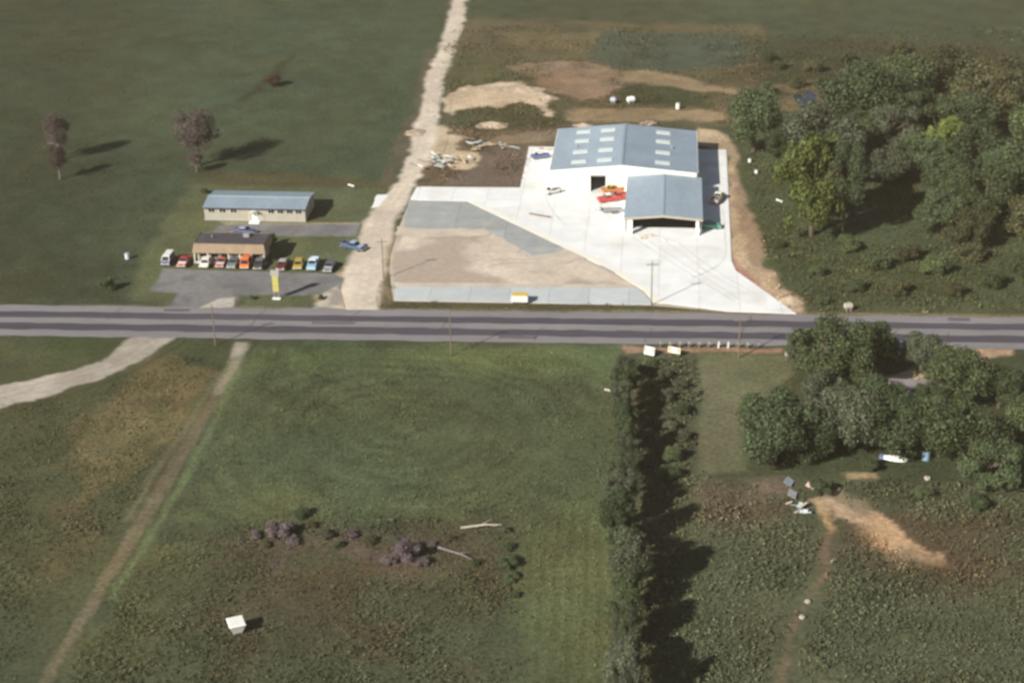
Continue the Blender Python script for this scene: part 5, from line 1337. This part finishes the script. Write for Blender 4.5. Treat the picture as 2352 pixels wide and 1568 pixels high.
boards('debris_heap', 1835, 1170, 10, (.8, 1.5), [(.5, .56, .58), (.55, .42, .34), (.45, .52, .52)], 'pale scrap lying below the farmstead bushes', (.6, 1.6), .3, .7)
boards('debris_heap', 1255, 345, 6, (.8, .5), [TAN, (.5, .38, .26)], 'brown lumber beside the left wall of the steel building', (.8, 1.6), 0, .4)
for (x, y, l, rz, mt, lb, nm) in [(1240, 497, 5.0, -24, 'wood', 'long dark timber lying on the white concrete', 'timber'), (1050, 1276, 6.8, -32, 'bark_pale', 'pale fallen trunk beside the purple brush heap', 'fallen_log'),
                          (1105, 1212, 6.0, 9, 'wood_pale', 'pale pole lying at the top edge of the weeds', 'fallen_pole'), (807, 428, 1.9, -38, 'white', 'white plank lying on the lawn right of the long building', 'plank'),
                          (1410, 905, 4.0, -40, 'wood_pale', 'grey dead branch at the left side of the tree belt', 'dead_branch'), (1790, 463, 1.9, -50, 'white', 'small white plank in the grass right of the yard', 'plank')]:
    p = G(x, y)
    if nm in ('timber', 'plank'):
        o = MB().box(-l / 2, l / 2, -.16, .16, .0, .28).build(nm, M[mt])
    else:
        mbb = MB().tube((-l / 2, 0, .15), (l * .1, .15, .35), .2, .15, 8).tube((l * .1, .15, .35), (l / 2, 0, .25), .15, .05, 7)
        mbb.tube((0, .1, .33), (l * .25, .9, .7), .07, .03, 6).tube((l * .2, .1, .3), (l * .4, -.8, .6), .06, .02, 6)
        o = mbb.build(nm, M[mt])
    o.location = (p.x, p.y, .1); o.rotation_euler = (0, 0, R(rz)); tag(o, lb, {'timber': 'timber', 'plank': 'plank'}.get(nm, 'log'))
# barrels and tanks behind the building
def tank(name, px, py, r, l, mt, label, rz=0, upright=False, cat='tank'):
    p = G(px, py)
    root = empty(name, p, R(rz)); tag(root, label, cat)
    if upright:
        mb = MB()
        for z0, z1, a, b_ in ((0, l * .33, r, r), (l * .33, l * .36, r * 1.05, r * 1.05), (l * .36, l * .66, r, r), (l * .66, l * .69, r * 1.05, r * 1.05), (l * .69, l, r, r)):
            mb.tube((0, 0, z0), (0, 0, z1), a, b_, 14)
        mb.build('drum', mt, root)
        MB().tube((0, 0, l), (0, 0, l + .03), r * .92, r * .92, 14).build('lid', M['metal_grey'], root)
    else:
        mb = MB()
        st = [(-l / 2 - r * .5, .12), (-l / 2 - r * .3, .7), (-l / 2, 1), (l / 2, 1), (l / 2 + r * .3, .7), (l / 2 + r * .5, .12)]
        for (a, ra), (b_, rb) in zip(st[:-1], st[1:]):
            mb.tube((a, 0, r + .35), (b_, 0, r + .35), r * ra, r * rb, 14, False)
        mb.build('vessel', mt, root)
        for sx in (-l * .3, l * .3):
            MB().box(sx - .08, sx + .08, -r * .7, r * .7, -.05, .5).build('saddle', M['metal_grey'], root)
        MB().tube((0, 0, 2 * r + .3), (0, 0, 2 * r + .55), .14, .14, 8).build('valve_cover', mt, root)
tank('storage_tank', 1449, 238, .75, 1.6, M['white'], 'white tank, middle of the pale objects behind the building', 20)
tank('storage_tank', 1409, 238, .65, 1.2, paint('blue_grey_paint', (.38, .42, .48), .5), 'blue-grey tank left of the white tank behind the building', -30)
tank('steel_drum', 1557, 250, .55, 1.5, M['white'], 'white drum standing in the grass behind the right roof', 0, True, 'drum')
tank('steel_drum', 293, 594, .5, 1.2, paint('pale_blue_drum', (.55, .62, .68), .5), 'pale drum on the lawn left of the office', 0, True, 'drum')
tank('steel_drum', 2126, 1055, .6, 1.4, paint('blue_drum', (.22, .36, .46), .5), 'blue drum beside the white boat under the farmstead trees', 0, True, 'drum')
tank('steel_drum', 1722, 372, .4, .8, M['white'], 'white drum in the grass right of the yard, upper of two', 0, True, 'drum')
tank('steel_drum', 1737, 398, .4, .8, M['white'], 'white drum in the grass right of the yard, lower of two', 0, True, 'drum')
tank('storage_tank', 1948, 713, .6, 1.3, M['wall_cream'], 'pale tank at the far roadside right of the yard', 10)
# little boat under the farmyard trees
p = G(2058, 1056); bt = empty('rowing_boat', p, R(-12)); tag(bt, 'white and blue upturned boat under the farmstead trees', 'boat')
prof = []
for i in range(9):
    t = i / 8; x = -2.0 + 4.0 * t
    wv = .75 * (1 - (2 * t - 1) ** 2 * .55) * (1 if t < .8 else (1 - (t - .8) * 3.6)); hv = .75 - .15 * (2 * t - 1) ** 2
    prof.append([(x, -wv, .1), (x, -wv * .8, hv * .7), (x, 0, hv), (x, wv * .8, hv * .7), (x, wv, .1)])
V = [q_ for s_ in prof for q_ in s_]
MB().add(V, [(5 * i + j, 5 * i + 5 + j, 5 * i + 6 + j, 5 * i + 1 + j) for i in range(8) for j in range(4)]).build('hull', M['white'], bt)
MB().box(-2.02, -1.95, -.36, .36, .1, .55).build('transom', paint('boat_blue', (.16, .22, .42), .5), bt)
MB().box(-2.6, -2.05, -.4, .4, .0, .55).build('engine_cover', paint('boat_blue_cover', (.16, .22, .42), .5), bt)
# scrap sheets below the farmstead
for j, (x, y, rz, tl, c, lb) in enumerate([(1812, 1112, 70, 24, (.50, .58, .62), 'pale blue sheet of scrap metal, uppermost by the farmyard bush'), (1820, 1140, 78, 20, (.58, .60, .60), 'grey-white sheet of scrap metal below the pale blue sheet'), (1862, 1122, -40, 30, (.52, .36, .32), 'small pinkish sheet of scrap leaning on the dark bush')]):
    p = G(x, y)
    mb = MB(); n = 9; l, w = (2.6, 1.3) if j < 2 else (1.6, .8)
    V = []
    for i in range(n * 2 + 1):
        xx = -w / 2 + w * i / (n * 2); V += [(-l / 2, xx, .05 * (i % 2)), (l / 2, xx, .05 * (i % 2))]
    mb.add(V, [(2 * i, 2 * i + 2, 2 * i + 3, 2 * i + 1) for i in range(n * 2)])
    o = mb.build('scrap_sheet', paint('scrap_%d' % j, c, .5)); sm = o.modifiers.new('t', 'SOLIDIFY'); sm.thickness = .02
    o.location = (p.x, p.y, .5); o.rotation_euler = (R(tl), R(8), R(rz)); tag(o, lb, 'scrap metal')
for (x, y, s_, lb) in [(1855, 1382, .5, 'pale rock beside the footpath in the lower right weeds, upper one'), (1842, 1418, .45, 'pale rock beside the footpath in the lower right weeds, lower one'), (1130, 1085 + 0, .0, ''), (1312, 1072, 0, ''), (2130, 1100, .55, 'pale rock at the lower edge of the farmyard'), (1715, 1062, 0, '')]:
    if not s_: continue
    p = G(x, y)
    bm = bmesh.new(); bmesh.ops.create_icosphere(bm, subdivisions=2, radius=s_)
    for v in bm.verts: v.co *= random.uniform(.8, 1.15); v.co.z *= .65
    me_ = bpy.data.meshes.new('rock'); bm.to_mesh(me_); bm.free()
    o = mesh_obj('rock', me_, None, M['gravel']); o.location = (p.x, p.y, s_ * .3); tag(o, lb, 'rock')

# ------------------------------------------------------------------ warm haze volume added over the land to lift the dark tones
hz = bpy.data.materials.new('added_haze'); hz.use_nodes = True
hn = hz.node_tree.nodes; hn.clear()
ho = hn.new('ShaderNodeOutputMaterial'); pv = hn.new('ShaderNodeVolumePrincipled')
pv.inputs['Color'].default_value = (1.0, 0.80, 0.55, 1)
pv.inputs['Density'].default_value = 0.00013
pv.inputs['Anisotropy'].default_value = 0.0
hz.node_tree.links.new(pv.outputs[0], ho.inputs['Volume'])
haze = MB().box(-13500, 13500, -13500, 13500, -3.0, 140.0).build('haze', hz)
tag(haze, 'thin warm haze added over the whole landscape to lift the dark tones', 'haze', kind='stuff')
